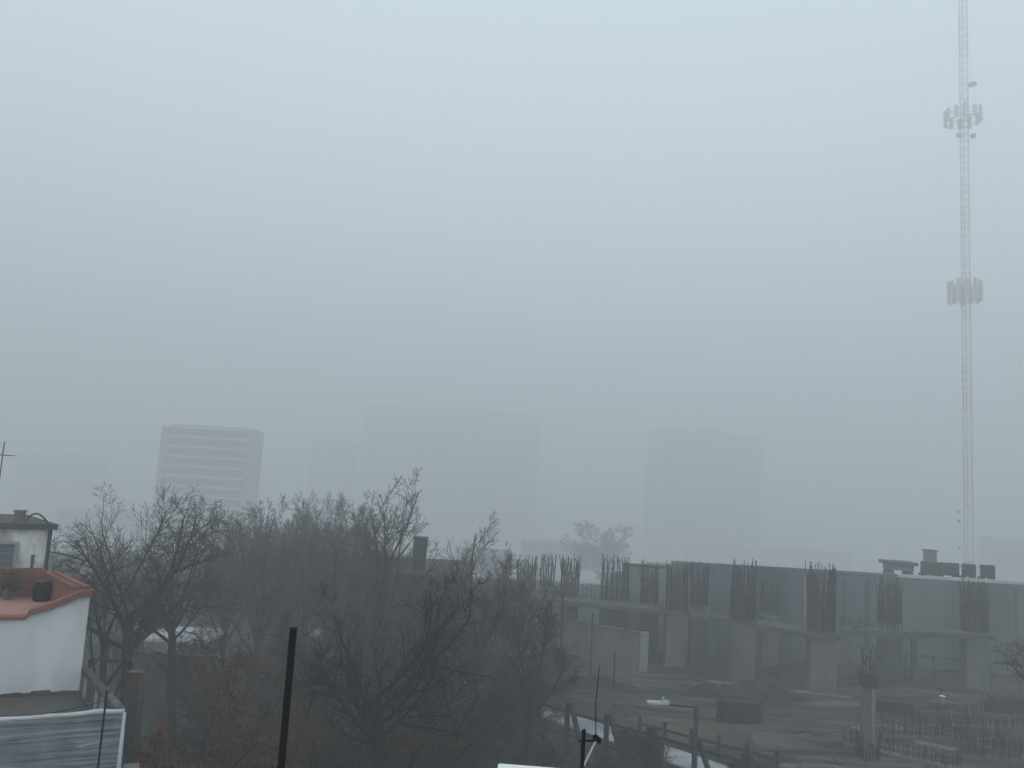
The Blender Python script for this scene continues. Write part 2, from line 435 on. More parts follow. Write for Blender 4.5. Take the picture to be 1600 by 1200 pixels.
# clump of hazy upright trees
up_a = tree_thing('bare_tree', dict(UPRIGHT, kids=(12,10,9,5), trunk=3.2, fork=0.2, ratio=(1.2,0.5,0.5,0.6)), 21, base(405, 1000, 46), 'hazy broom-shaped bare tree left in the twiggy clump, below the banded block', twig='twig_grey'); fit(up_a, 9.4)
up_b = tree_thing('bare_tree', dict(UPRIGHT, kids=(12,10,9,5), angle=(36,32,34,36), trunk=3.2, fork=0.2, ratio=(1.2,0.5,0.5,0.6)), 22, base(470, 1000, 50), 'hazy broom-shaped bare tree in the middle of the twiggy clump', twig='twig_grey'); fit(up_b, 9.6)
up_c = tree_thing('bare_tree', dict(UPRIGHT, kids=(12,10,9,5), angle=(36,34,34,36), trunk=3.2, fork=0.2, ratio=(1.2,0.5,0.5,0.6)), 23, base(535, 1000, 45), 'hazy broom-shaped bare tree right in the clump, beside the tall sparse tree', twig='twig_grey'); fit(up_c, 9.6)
t = tree_thing('bare_tree', dict(UPRIGHT, trunk=5.4, fork=0.45, kids=(6,8,6,4), angle=(34,36,38,38), ratio=(0.8,0.55,0.48,0.55), wander=(0.05,0.09,0.12,0.16,0.18)), 34, base(592, 1000, 41), 'tallest sparse bare tree standing in front of the dark chimney'); fit(t, 11.9)
t = tree_thing('bare_tree', dict(UPRIGHT, kids=(10,10,9,5), angle=(38,34,36,38), lean=0.05), 25, base(745, 1000, 38), 'fan-shaped bare tree between the dark house and the rebar columns'); fit(t, 9.4)
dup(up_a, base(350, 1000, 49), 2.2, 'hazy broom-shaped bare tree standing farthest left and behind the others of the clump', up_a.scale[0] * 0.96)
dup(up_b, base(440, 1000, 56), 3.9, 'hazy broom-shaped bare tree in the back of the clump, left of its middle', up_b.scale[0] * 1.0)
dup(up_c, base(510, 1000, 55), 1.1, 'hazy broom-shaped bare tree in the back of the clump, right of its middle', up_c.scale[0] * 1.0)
dup(up_a, base(660, 1000, 42), 4.4, 'hazy broom-shaped bare tree right in front of the dark house', up_a.scale[0] * 0.7)
dup(up_c, base(800, 1000, 46), 2.7, 'hazy broom-shaped bare tree next to the slim poles at the left end of the site', up_c.scale[0] * 0.78)
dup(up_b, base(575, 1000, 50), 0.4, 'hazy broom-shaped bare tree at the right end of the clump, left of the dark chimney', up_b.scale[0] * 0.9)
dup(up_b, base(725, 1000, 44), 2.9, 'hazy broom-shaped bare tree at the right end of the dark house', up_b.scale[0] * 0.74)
# near dark tree
t = tree_thing('bare_tree', NEAR, 40, base(628, 1100, 23), 'near dark spreading tree with crooked limbs, right of the black post', bark='bark_near', twig='bark_near', trunk_lv=2); fit(t, 9.2)
t = tree_thing('bare_tree', dict(SPREAD, trunk=3.4, r0=0.15, rmin=0.007), 41, base(700, 1100, 27), 'low tangled tree close behind the near spreading tree'); fit(t, 7.0)
t = tree_thing('bare_tree', dict(UPRIGHT, trunk=3.2, kids=(6,10,9,5), angle=(36,36,38,38)), 42, base(832, 1060, 32), 'small thin bare tree in front of the low site wall'); fit(t, 7.4)
t = tree_thing('bare_tree', dict(SPREAD, trunk=3.0, r0=0.12), 43, base(512, 1100, 31), 'low spreading tree behind the black post, under the twiggy clump'); fit(t, 7.0)
t = tree_thing('bare_tree', dict(ARCH, trunk=4.2), 44, base(1672, 1030, 33), 'bare tree at the right edge with only one branch in view'); fit(t, 8.0)

# trees that keep dry leaves
dry = tree_thing('leafy_tree', dict(SPREAD, levels=3, trunk=2.4, r0=0.11, kids=(7,9,6), fork=0.3), 51, base(310, 1080, 23), 'small tree full of dry brown leaves beside the arching tree trunk', group='trees with dry brown leaves', leaves='leaf_dry', nleaf=9000, twig='twig_brown'); fit(dry, 6.1)
dup(dry, base(400, 1080, 25), 2.1, 'small tree with dry brown leaves at the foot of the twiggy clump', dry.scale[0] * 1.06)
dup(dry, base(478, 1080, 26), 4.0, 'small tree with dry brown leaves just right of the black post', dry.scale[0] * 0.98)
ivy = tree_thing('leafy_tree', dict(UPRIGHT, levels=3, trunk=3.0, r0=0.14, kids=(8,9,5), fork=0.15, ratio=(0.45,0.4,0.4)), 52, base(238, 1120, 23), 'narrow rust-leaved tree beside the grey membrane wall', group='trees with dry brown leaves', leaves='leaf_rust', nleaf=6500, leafsize=0.1, twig='twig_brown'); fit(ivy, 4.6)

dup(dry, base(655, 1080, 27), 5.2, 'small tree with dry brown leaves showing between the limbs of the near spreading tree', dry.scale[0] * 0.9)
# brambles filling the ground under the trees
sh = tree_thing('shrub', SHRUB, 61, base(300, 1180, 22), 'tangled leafless shrub at the foot of the rust-leaved tree', 'shrub', 'leafless shrubs under the trees', leaves='leaf_dry', nleaf=1500); fit(sh, 3.4)
spots = [(370,1190,21,'tangled leafless shrub left of the black post at the bottom edge',1.0), (520,1190,21,'tangled leafless shrub just right of the foot of the black post',1.05),
         (655,1190,22,'tangled leafless shrub under the near spreading tree',0.95), (760,1190,24,'tangled leafless shrub above the white chimney cap',1.1),
         (850,1150,28,'tangled leafless shrub by the street kerb behind the small aerial',0.95), (440,1150,26,'tangled leafless shrub behind the black post among dry leaves',1.2),
         (590,1150,29,'tangled leafless shrub between the two low tangled trees',1.25), (720,1120,33,'tangled leafless shrub below the fan-shaped tree',1.25),
         (800,1090,38,'tangled leafless shrub left of the low site wall',1.2), (345,1060,36,'tangled leafless shrub behind the dry-leaved trees',1.25),
         (520,1050,40,'tangled leafless shrub under the hazy tree clump',1.5), (640,1050,40,'tangled leafless shrub in front of the dark house wall',1.4)]
for i, (px, py, Y, lab, s) in enumerate(spots):
    dup(sh, base(px, py, Y), i * 1.7 + 0.5, lab, sh.scale[0] * s)

# ------------------------------------------------------------------ left houses
e1 = Vector((0.906, 0.423, 0)); e2 = Vector((-0.69, 0.724, 0))
A = at(131, 1010, 19.8); A.z = 0
def UV(u, v, z=0.0): 
    p = A + e1 * u + e2 * v; return Vector((p.x, p.y, z))
RZ1 = math.atan2(e1.y, e1.x); RZ2 = math.atan2(e2.y, e2.x)
hs = thing('terrace_house', 'white house with terracotta roof terrace and stained upper wall at the left edge', 'house', UV(-3, 2))
TZ = 8.22
m = MB()
prof = [(0, 8.2), (7.70, 8.2), (7.74, 8.29), (8.2, 8.42), (8.6, 8.6), (8.8, 8.7), (9.0, 8.72)]
m.wall_profile(UV(-9, 0), UV(0, 0), prof, 0.22, 0.0)
m.build('wall', M['white_old'], hs)
cp = MB()
prof2 = [(0, 8.27), (7.70, 8.27), (7.75, 8.42), (8.2, 8.57), (8.6, 8.76), (8.8, 8.87), (9.06, 8.88)]
def cz(s):
    for (a, za), (b, zb) in zip(prof, prof[1:]):
        if a <= s <= b: return za + (zb - za) * (s - a) / (b - a) + 0.002
    return 8.722
cp.wall_profile(UV(-9, 0) - Vector((0.02, -0.05, 0)) * 1.0 + Vector((0.03, -0.1, 0)), UV(0, 0) + Vector((0.03, -0.08, 0)), prof2, 0.36, cz)
cp.build('coping', M['terracotta'], hs, bevel=0.008)
fl = MB(); fl.prism([UV(-9, 0.22)[:2], UV(-0.01, 0.22)[:2], UV(-0.01, 3.3)[:2], UV(-9, 3.3)[:2]], 7.8, TZ)
fl.build('terrace_floor', M['terracotta_floor'], hs)
sw = MB(); sw.prism([UV(0, 0.4)[:2], UV(0, 3.5)[:2], UV(-0.22, 3.5)[:2], UV(-0.22, 0.4)[:2]], 0, 8.84)
sw.prism([UV(0.03, 0.4)[:2], UV(0.03, 3.55)[:2], UV(-0.26, 3.55)[:2], UV(-0.26, 0.4)[:2]], 8.84, 8.9)
sw.box(UV(-0.05, 1.6, 8.93), (0.14, 3.0, 0.05), RZ2 - math.pi/2)
sw.build('side_parapet', M['terracotta'], hs)
rw = MB(); rw.prism([UV(-9, 3.3)[:2], UV(-0.24, 3.3)[:2], UV(-0.24, 3.55)[:2], UV(-9, 3.55)[:2]], 0, 8.98)
rw.build('rear_parapet', M['terracotta'], hs)
sk = MB()
for k in range(46):
    u = -9 + k * 0.2; h = 0.07 + 0.09 * abs(mnoise.noise(Vector((u * 1.7, 3, 1))))
    p = UV(u + 0.09, -0.012); sk.box((p.x, p.y, 6.4 + h/2), (0.2, 0.03, h), RZ1)
sk.build('skirting', M['concrete_dark'], hs)
# upper volume
def u_for(px, py, v):
    d = ray(px, py); best = None
    for i in range(-900, 200):
        u = i * 0.01; p = UV(u, v); 
        e = abs(p.x / p.y - d.x / d.y)
        if best is None or e < best[0]: best = (e, u)
    return best[1]
uR = u_for(76, 850, 4.6)
up = MB(); up.prism([UV(uR - 8, 4.6)[:2], UV(uR, 4.6)[:2], UV(uR, 8)[:2], UV(uR - 8, 8)[:2]], 0, 9.95)
up.build('upper_wall', M['white_stained'], hs)
er = MB(); er.prism([UV(uR - 8.1, 4.42)[:2], UV(uR + 0.14, 4.42)[:2], UV(uR + 0.14, 8.1)[:2], UV(uR - 8.1, 8.1)[:2]], 9.951, 10.12)
er.build('roof', M['roof_dark'], hs)
uw = u_for(21, 870, 4.58)
wn = MB(); wn.box(UV(uw - 0.55, 4.57, 9.13), (1.1, 0.06, 0.78), RZ1)
w_o = wn.build('window', M['shutter'], hs)
wf = MB(); wf.box(UV(uw + 0.04, 4.56, 9.13), (0.08, 0.1, 0.92), RZ1); wf.box(UV(uw - 0.555, 4.56, 9.555), (1.11, 0.1, 0.07), RZ1)
wf.build('frame', M['wall_pale'], w_o)
dp = MB(); q = UV(uR - 0.02, 4.5); dp.tube([(q.x, q.y, 8.0), (q.x, q.y, 9.95)], 0.055, 8)
dp.build('downpipe', M['dark_steel'], hs)
ch = MB(); uc = u_for(31, 808, 5.0); q = UV(uc, 5.0, 10.27); ch.box(q, (0.26, 0.26, 0.3), RZ1); ch.box(q + Vector((0,0,0.17)), (0.32, 0.32, 0.04), RZ1)
ch.build('chimney', M['concrete'], hs)
ap = MB(); u0 = u_for(40, 812, 4.8); u1 = u_for(76, 812, 4.8)
ap.tube([UV(u0 + (u1 - u0) * i / 12, 4.8, 10.12 + 0.27 * math.sin(math.pi * (i / 12) ** 0.8)) for i in range(13)], 0.025, 6)
ap.build('vent_pipe', M['dark_steel'], hs)

# things on the terrace
p = UV(u_for(66, 925, 2.6), 2.6, TZ)
tb = thing('water_drum', 'dark plastic drum standing on the terracotta terrace', 'drum', p)
d_ = MB(); d_.lathe(p + Vector((0,0,0.001)), [(0.15,0),(0.2,0.03),(0.22,0.12),(0.205,0.14),(0.22,0.16),(0.225,0.3),(0.21,0.32),(0.22,0.34),(0.21,0.46),(0.18,0.5)], 18)
d_.build('body', M['black_steel'], tb, smooth=True)
d_ = MB(); d_.lathe(p + Vector((0,0,0.501)), [(0.19,0),(0.2,0.02),(0.1,0.05),(0.04,0.06),(0.04,0.09)], 18); d_.build('lid', M['dark_steel'], tb, smooth=True)
p = UV(u_for(13, 930, 2.9), 2.9, TZ)
pp = thing('potted_plant', 'dull green potted plant against the red rear parapet', 'plant', p)
d_ = MB(); d_.lathe(p + Vector((0,0,0.001)), [(0.1,0),(0.15,0.26),(0.165,0.26),(0.165,0.3),(0.14,0.3)], 14); d_.build('pot', M['concrete_dark'], pp)
ml = MB(); r = random.Random(3)
for _ in range(260):
    c0 = p + Vector((r.gauss(0,0.13), r.gauss(0,0.13), 0.42 + r.gauss(0,0.14))); c0.z = max(c0.z, p.z + 0.3)
    a = rvec(r); b = rvec(r).cross(a).normalized(); s = 0.1
    ml.quad(c0, c0 + a*s*0.5 + b*s*0.25, c0 + a*s, c0 + a*s*0.5 - b*s*0.25)
ml.build('leaves', M['leaf_green'], pp)
p = UV(u_for(50, 884, 3.42), 3.42, 8.981)
d_ = MB(); d_.box(p + Vector((0,0,0.17)), (0.08,0.08,0.34), RZ1); d_.box(p + Vector((0,0,0.35)), (0.1,0.1,0.03), RZ1)
tag(d_.build('stub_post', M['concrete_dark'], origin=p), 'short grey stub post standing on the red rear parapet', 'post')
# tv aerial on the roof at the very edge
q = at(-9, 808, 24); q.z = 10.12
an = thing('roof_aerial', 'thin television aerial on the left house roof, cut by the photo edge', 'aerial', q)
top = at(3, 690, 24).z
d_ = MB(); d_.tube([(q.x, q.y, 10.12), (q.x, q.y, top)], 0.016, 6); d_.build('mast', M['dark_steel'], an)
zb = at(5, 711, 24).z
d_ = MB(); d_.tube([(q.x - 0.3, q.y, zb), (q.x + 0.28, q.y, zb)], 0.014, 6)
for k in range(5): d_.tube([(q.x - 0.26 + k*0.13, q.y - 0.2, zb + 0.005), (q.x - 0.26 + k*0.13, q.y + 0.2, zb + 0.005)], 0.008, 5)
d_.build('boom', M['dark_steel'], an)

# lower house in front: brown terrace, membrane wall, balustrade
V0 = -4.15; UE = -0.36
lh = thing('membrane_house', 'low house whose parapet wall is wrapped in wrinkled grey aluminium membrane', 'house', UV(-3, -2))
LZ = 6.4
fl = MB(); fl.prism([UV(-9, V0)[:2], UV(UE - 0.08, V0)[:2], UV(-0.02, -0.02)[:2], UV(-9, -0.02)[:2]], 0.0, LZ)
fl.build('terrace_floor', M['brown_floor'], lh)
rr = random.Random(5)
# membrane face: a gently buckled sheet
pA = UV(-9, V0 - 0.22); pB = UV(UE, V0 - 0.22); ee = (pB - pA).normalized(); nn = Vector((ee.y, -ee.x, 0)); Lm = (pB - pA).length
mb = MB(); NX, NZ = 120, 60; ZT = 7.1; ZB = 0.0
for j in range(NZ + 1):
    tz = j / NZ; z = ZT - (ZT - 4.4) * tz if j < NZ else ZB
    for i in range(NX + 1):
        s = Lm * i / NX
        w = mnoise.noise(Vector((s * 0.5, z * 7.0, 1.3))) * 0.018 + mnoise.noise(Vector((s * 2.1, z * 3.0, 5.3))) * 0.012
        zz = z + (0.012 * mnoise.noise(Vector((s * 1.3, 0, 9))) if j == 0 else 0)
        if s > Lm - 1.5 and j == 0: zz += 0.03 * math.exp(-((s - Lm + 0.5) / 0.2) ** 2)
        mb.v.append(pA + ee * s + nn * (0.03 + w) + Vector((0, 0, zz)))
for j in range(NZ):
    for i in range(NX):
        a = j * (NX + 1) + i
        mb.f.append((a, a + NX + 1, a + NX + 2, a + 1))
mb.build('membrane', M['membrane'], lh, smooth=True)
pw = MB(); pw.prism([pA[:2], pB[:2], UV(UE, V0)[:2], UV(-9, V0)[:2]], 0, 7.03)
pw.build('wall', M['concrete_dark'], lh)
ct = MB(); pts = []
for i in range(60):
    s = Lm * i / 59
    pts.append(pA + ee * s + nn * 0.0 + Vector((0, 0, 7.09 + 0.012 * mnoise.noise(Vector((s * 1.3, 0, 9))) + (0.03 * math.exp(-((s - Lm + 0.5) / 0.2) ** 2)))))
ct.tube(pts, [0.05 + 0.015 * mnoise.noise(Vector((i * 0.4, 2, 0))) for i in range(60)], 6)
q = pB + nn * 0.04
ct.build('folded_edge', M['cap_white'], lh, smooth=True)
ed = MB(); ed.tube([q + Vector((0,0,7.08)), q + Vector((0.01,0,6.0)), q + Vector((-0.02,0.02,5.2)), q + Vector((0,0,4.0))], [0.03,0.045,0.035,0.045], 6)
ed.build('corner_strip', M['cap_white'], lh, smooth=True)
lg = MB(); lg.box(pB + ee * 0.12 + Vector((0, 0.3, 5.82)), (0.3, 0.6, 0.08), RZ1); lg.build('ledge', M['wall_grey'], lh)
# balustrade: mossy top rail on stub posts and pale panels
bl = MB(); b0 = UV(0.05, -0.12, 0); b1 = UV(UE + 0.05, V0 + 0.02, 0)
bl.bar((b0.x, b0.y, 6.98), (b1.x, b1.y, 6.98), 0.17, 0.15)
bo = bl.build('handrail', M['moss'], lh, bevel=0.03)
for k in range(7):
    bk = MB(); p = b0.lerp(b1, 0.03 + k * 0.155); bk.box((p.x, p.y, 6.64), (0.11, 0.11, 0.56), RZ2)
    bk.build('baluster', M['moss'], lh)
for k in (0, 2, 3, 5):
    bp = MB(); p = b0.lerp(b1, 0.108 + k * 0.155); bp.box((p.x, p.y, 6.63), (0.36, 0.05, 0.46), RZ2)
    bp.build('panel', M['wall_pale'], lh)
kb = MB(); kb.prism([UV(-0.01, -0.1)[:2], UV(0.2, -0.1)[:2], UV(UE + 0.15, V0)[:2], UV(UE - 0.06, V0)[:2]], 0, 6.42); kb.build('side_wall', M['concrete_dark'], lh)
# iron rod and wire
q = at(160, 1140, 15.6); zt = at(163, 1084, 15.6).z
rod = thing('iron_rod', 'thin black iron rod standing in front of the membrane wall', 'rod', (q.x, q.y, 0))
d_ = MB(); d_.tube([(q.x, q.y, 0), (q.x, q.y, zt)], 0.021, 8); d_.build('shaft', M['black_steel'], rod)
d_ = MB(); d_.lathe((q.x, q.y, zt), [(0.022,0),(0.034,0.015),(0.034,0.04),(0.012,0.06)], 10); d_.build('cap', M['black_steel'], rod)
w0 = Vector((q.x, q.y, zt - 0.12)); w1 = at(-20, 1119, 15.2)
d_ = MB(); d_.tube([w0.lerp(w1, i / 14) - Vector((0, 0, 0.10 * math.sin(math.pi * i / 14))) for i in range(15)], 0.007, 5)
tag(d_.build('wire', M['black_steel'], origin=w0), 'thin sagging wire tied to the iron rod above the brown terrace', 'wire')

# ------------------------------------------------------------------ own foreground: post, white chimney, aerial
nh = thing('flat_roof_house', 'flat-roofed house just below, only its white chimney cap showing at the bottom edge', 'house', (-0.5, 4.6, 0))
d_ = MB(); d_.box((-0.5, 4.6, 4.25), (7.0, 5.6, 8.5)); d_.build('wall', M['white_old'], nh)
d_ = MB(); d_.box((-0.5, 4.6, 8.56), (7.2, 5.8, 0.12)); d_.build('roof', M['roof_dark'], nh)
cA = at(775, 1193, 5.27); cB = at(925, 1191, 5.27)
zc = cA.z
cw = cB.x - cA.x
d_ = MB(); d_.box(((cA.x + cB.x) / 2, 5.19, 8.62 + (zc - 8.62 - 0.1) / 2), (cw * 0.86, 0.34, zc - 8.62 - 0.1)); co = d_.build('chimney', M['white_old'], nh)
d_ = MB(); d_.box(((cA.x + cB.x) / 2 + 0.03, 5.02, zc - 0.05), (cw + 0.06, 0.5, 0.1), R(-3)); d_.build('cap', M['bucket'], co, bevel=0.012)
p0 = at(449, 1090, 6.0); zt = at(455, 982, 6.0).z
bpst = thing('black_post', 'tall black square steel post in the near foreground', 'post', (p0.x, p0.y, 8.62))
d_ = MB(); d_.box((p0.x, p0.y, (8.62 + zt) / 2), (0.05, 0.05, zt - 8.62), R(8)); d_.build('shaft', M['black_steel'], bpst, bevel=0.003)
d_ = MB(); d_.box((p0.x, p0.y, zt + 0.003), (0.054, 0.054, 0.006), R(8)); d_.build('cap', M['black_steel'], bpst)
d_ = MB(); d_.box((p0.x, p0.y, 8.63), (0.16, 0.16, 0.012), R(8)); d_.build('base_plate', M['black_steel'], bpst)
# near aerial
YA = 5.25
q = at(911, 1170, YA)
na = thing('small_aerial', 'small dark aerial with crossbar and thin whip beside the white chimney cap', 'aerial', (q.x, q.y, 8.62))
d_ = MB(); d_.tube([(q.x, q.y, 8.62), (q.x, q.y, at(912, 1140, YA).z)], 0.013, 8); d_.build('mast', M['black_steel'], na)
d_ = MB(); a = at(905, 1158, YA); b = at(936, 1157, YA); d_.tube([a, b], 0.007, 6); d_.box(b, (0.025,0.025,0.03)); d_.build('boom', M['black_steel'], na)
d_ = MB(); d_.tube([at(912, 1196, YA), at(934, 1152, YA)], 0.007, 6); d_.build('strut', M['galv'], na)
d_ = MB(); k = at(931, 1153, YA); d_.lathe(k, [(0.008,-0.02),(0.02,-0.012),(0.02,0.012),(0.008,0.02)], 10)
d_.tube([k, at(931, 1096, YA), at(937, 1040, YA)], [0.004, 0.003, 0.002], 5); d_.build('whip', M['black_steel'], na)

# ------------------------------------------------------------------ dark house with chimney behind the trees
a = at(545, 890, 45); b = at(728, 900, 45); zt = a.z
dh = thing('dark_house', 'dark grey house with a square chimney behind the bare trees', 'house', ((a.x + b.x)/2, 49, 0))
d_ = MB(); d_.box(((a.x+b.x)/2, 49, zt/2 - 0.1), (b.x - a.x, 8, zt - 0.2)); d_.build('wall', M['concrete_dark'], dh)
d_ = MB(); d_.box(((a.x+b.x)/2, 49, zt - 0.1), (b.x - a.x + 0.3, 8.3, 0.18)); ro = d_.build('roof', M['roof_dark'], dh)
c0 = at(645, 885, 47); c1 = at(667, 842, 47)
d_ = MB(); d_.box(((c0.x+c1.x)/2, 47, (zt + c1.z)/2), (c1.x - c0.x, 0.9, c1.z - zt)); d_.box(((c0.x+c1.x)/2, 47, c1.z + 0.04), (c1.x - c0.x + 0.12, 1.0, 0.1)); d_.build('chimney', M['concrete_dark'], ro)
for k in range(3):
    x = a.x + 1.3 + k * 2.0
    d_ = MB(); d_.box((x, 44.99, zt - 1.9), (0.9, 0.06, 1.2)); w = d_.build('window', M['far_glass'], dh)
    d_ = MB(); d_.box((x, 44.97, zt - 2.55), (1.1, 0.16, 0.08)); d_.build('sill', M['wall_grey'], w)

# low walls and small buildings glimpsed through the left trees
a = on_ground(235, 1062); 
def shed(name, label, x0, x1, y0, y1, z, wm, rm, win=2, cat='house', group=None):
    zg = gz(y0)
    o = thing(name, label, cat, ((x0+x1)/2, (y0+y1)/2, zg), group)
    d_ = MB(); d_.box(((x0+x1)/2, (y0+y1)/2, (z+zg)/2 - (0.5 if zg < 0 else 0)), (x1-x0, y1-y0, z - zg + (1.0 if zg < 0 else 0))); d_.build('wall', M[wm], o)
    d_ = MB(); d_.box(((x0+x1)/2, (y0+y1)/2, z+0.08), (x1-x0+0.3, y1-y0+0.3, 0.156)); d_.build('roof', M[rm], o)
    for k in range(win):
        x = x0 + (x1-x0) * (k + 0.5) / win
        d_ = MB(); d_.box((x, y0 - 0.01, z - 1.4), (min(1.1, (x1-x0)*0.25), 0.06, 1.1)); d_.build('window', M['far_glass'], o)
    return o
def shed_px(name, label, px0, px1, py, Y, depth, wm, rm, win=2):
    a = at(px0, py, Y); b = at(px1, py, Y); return shed(name, label, a.x, b.x, Y, Y + depth, at((px0+px1)/2, py, Y).z, wm, rm, win)
shed_px('low_house', 'low pale-roofed house seen between the left tree trunks', 225, 320, 1004, 46, 3.5, 'wall_pale', 'cap_white')
shed_px('low_house', 'pale flat-roofed house right behind the terracotta parapet', 84, 190, 905, 52, 9, 'wall_grey', 'roof_pale')
p = at(208, 1100, 22.5); zt = at(205, 1050, 22.5).z
bp_ = thing('brick_pillar', 'worn pillar with brick top between the balustrade and the rust-leaved tree', 'pillar', (p.x, p.y, 0))
d_ = MB(); d_.box((p.x, p.y, (zt - 0.65)/2), (0.42, 0.36, zt - 0.65)); d_.build('shaft', M['concrete_dark'], bp_)
d_ = MB(); d_.box((p.x, p.y, zt - 0.325), (0.36, 0.32, 0.648)); d_.box((p.x, p.y, zt + 0.02), (0.4, 0.36, 0.038)); d_.build('brick_top', M['brick'], bp_)
d_ = MB(); a = at(252, 1022, 36); b = at(300, 1024, 36); zt = a.z
d_.box(((a.x+b.x)/2, 36, zt/2), (b.x - a.x + 3, 0.3, zt)); d_.box(((a.x+b.x)/2, 36, zt + 0.04), (b.x - a.x + 3.1, 0.4, 0.078))
tag(d_.build('garden_wall', M['concrete'], origin=((a.x+b.x)/2, 36, 0)), 'old grey garden wall behind the arching tree', 'wall')
gd = MB(); a = at(142, 1030, 24); b = at(205, 1028, 24)
gd.bar((a.x, 24, 0), (a.x, 24, a.z), 0.08); gd.bar((a.x, 24, a.z), (b.x, 24, a.z), 0.06); gd.bar((b.x, 24, 0), (b.x, 24, a.z), 0.08)
tag(gd.build('metal_arch', M['dark_steel'], origin=(a.x, 24, 0)), 'dark metal frame behind the mossy balustrade', 'frame')

# ------------------------------------------------------------------ warehouses behind the site
def wh(name, label, pxa, pxb, py_a, wm, depth=24, Y=59.0, cap=True, cap_m='cap_white', zt=None, sink=1.3):
    a = at(pxa, py_a, Y); b = at(pxb, py_a + (pxb - pxa) * 0.059, Y); z = zt or a.z
    o = thing(name, label, 'warehouse', ((a.x+b.x)/2, Y + depth/2, 0))
    zr = z - sink
    d_ = MB(); d_.box(((a.x+b.x)/2, Y + 0.15, z/2 - 0.1), (b.x - a.x, 0.3, z - 0.2)); d_.box(((a.x+b.x)/2, Y + 0.302 + depth/2, zr/2 - 0.05), (b.x - a.x - 0.02, depth, zr - 0.1)); d_.build('wall', M[wm], o)
    d_ = MB(); d_.box(((a.x+b.x)/2, Y + 0.4 + depth/2, zr), (b.x - a.x - 0.3, depth - 0.2, 0.1)); d_.build('roof', M['roof_pale'], o)
    d_ = MB(); d_.box(((a.x+b.x)/2, Y + 0.1, z - 0.06), (b.x - a.x, 0.32, 0.22)); d_.build('coping', M[cap_m], o)
    return o, a, b, z
w0, *_ = wh('warehouse', 'short pale shed wall seen between the left rebar columns', 975, 1049, 881, 'wall_pale', 6, cap_m='wall_grey')
w1, a1, b1, z1 = wh('warehouse', 'long blue-grey warehouse wall behind the rebar columns', 1050, 1404, 877.5, 'wall_blue', 11, 59.0, cap_m='wall_blue')
for k in range(11):
    x = a1.x + (b1.x - a1.x) * (k + 0.5) / 11
    d_ = MB(); d_.box((x, 58.96, z1/2 - 0.2), (0.35, 0.1, z1 - 0.5)); d_.build('pilaster', M['wall_blue' if k % 3 else 'wall_grey'], w1)
w2, a2, b2, z2 = wh('warehouse', 'grey warehouse with a white coping, carrying the roof boxes and lattice mast', 1405, 1720, 898.5, 'wall_grey', 8.5, 58.2, sink=0.9)
for k in range(3):
    x = a2.x + 4 + k * 4.6
    d_ = MB(); d_.box((x, 58.17, z2/2 - 0.2), (0.12, 0.08, z2 - 0.5)); d_.build('downpipe', M['wall_blue'], w2)

# roof boxes
def roof_box(px0, px1, py0, label, Y=59.6, hgt=0.95):
    a = at(px0, py0, Y); b = at(px1, py0, Y); x = (a.x + b.x)/2; w = b.x - a.x
    o = thing('cooling_unit', label, 'cooling unit', (x, Y + 0.5, z2 - 0.84), 'dark cooling units on the warehouse roof')
    d_ = MB(); d_.box((x - 0.03, Y + 0.26, z2 + hgt/2 + 0.03), (w - 0.06, 0.42, hgt)); d_.build('case', M['dark_box'], o, bevel=0.02)
    d_ = MB()
    for k in range(7): d_.box((x, Y + 0.035, z2 + 0.12 + k * hgt/8), (w * 0.86, 0.03, hgt/20))
    d_.build('grille', M['dark_steel'], o)
    d_ = MB()
    for s in (-1, 1): d_.box((x + s * w * 0.4, Y + 0.5, z2 - 0.4), (0.1, 0.8, 0.88))
    d_.build('feet', M['dark_steel'], o)
roof_box(1443, 1471, 896, 'wide dark cooling unit, leftmost on the white-coped warehouse')
roof_box(1472, 1501, 896, 'wide dark cooling unit touching the lattice mast foot on its left')
roof_box(1508, 1527, 896, 'square dark cooling unit directly under the lattice mast')
roof_box(1537, 1557, 896, 'square dark cooling unit, rightmost on the white-coped warehouse')
# tank on legs / hopper
a = at(1381, 880, 64); b = at(1426, 880, 64); zt = at(1400, 877, 64).z
tk = thing('roof_tank', 'pale roof tank with flared rim left of the cooling units', 'tank', ((a.x+b.x)/2, 64, z1 - 1.25))
d_ = MB(); xm = (a.x+b.x)/2; w = b.x - a.x
d_.box((xm, 64, (zt + z1)/2 - 0.15), (w*0.78, 1.4, zt - z1 - 0.2)); d_.build('body', M['wall_grey'], tk)
d_ = MB(); d_.box((xm, 64, zt - 0.1), (w, 1.8, 0.25)); d_.build('rim', M['concrete_dark'], tk)
d_ = MB()
for s in (-1, 1): d_.box((xm + s*w*0.33, 64, z1 - 0.02), (0.2, 1.3, 0.4)); d_.box((xm + s*w*0.33, 64, z1 - 0.74), (0.3, 1.4, 1.03))
d_.build('plinth', M['concrete'], tk)
a = at(1446, 860, 70); b = at(1460, 860, 70)
sh_ = thing('chimney_shaft', 'slim grey masonry shaft rising behind the cooling units', 'chimney', ((a.x+b.x)/2, 70, 0))
d_ = MB(); d_.box(((a.x+b.x)/2, 70, a.z/2 - 0.01), (b.x - a.x, 0.8, a.z - 0.02)); d_.build('body', M['wall_grey'], sh_)
d_ = MB(); d_.box(((a.x+b.x)/2, 70, a.z + 0.03), (b.x - a.x + 0.14, 0.95, 0.1)); d_.build('cap', M['concrete_dark'], sh_)

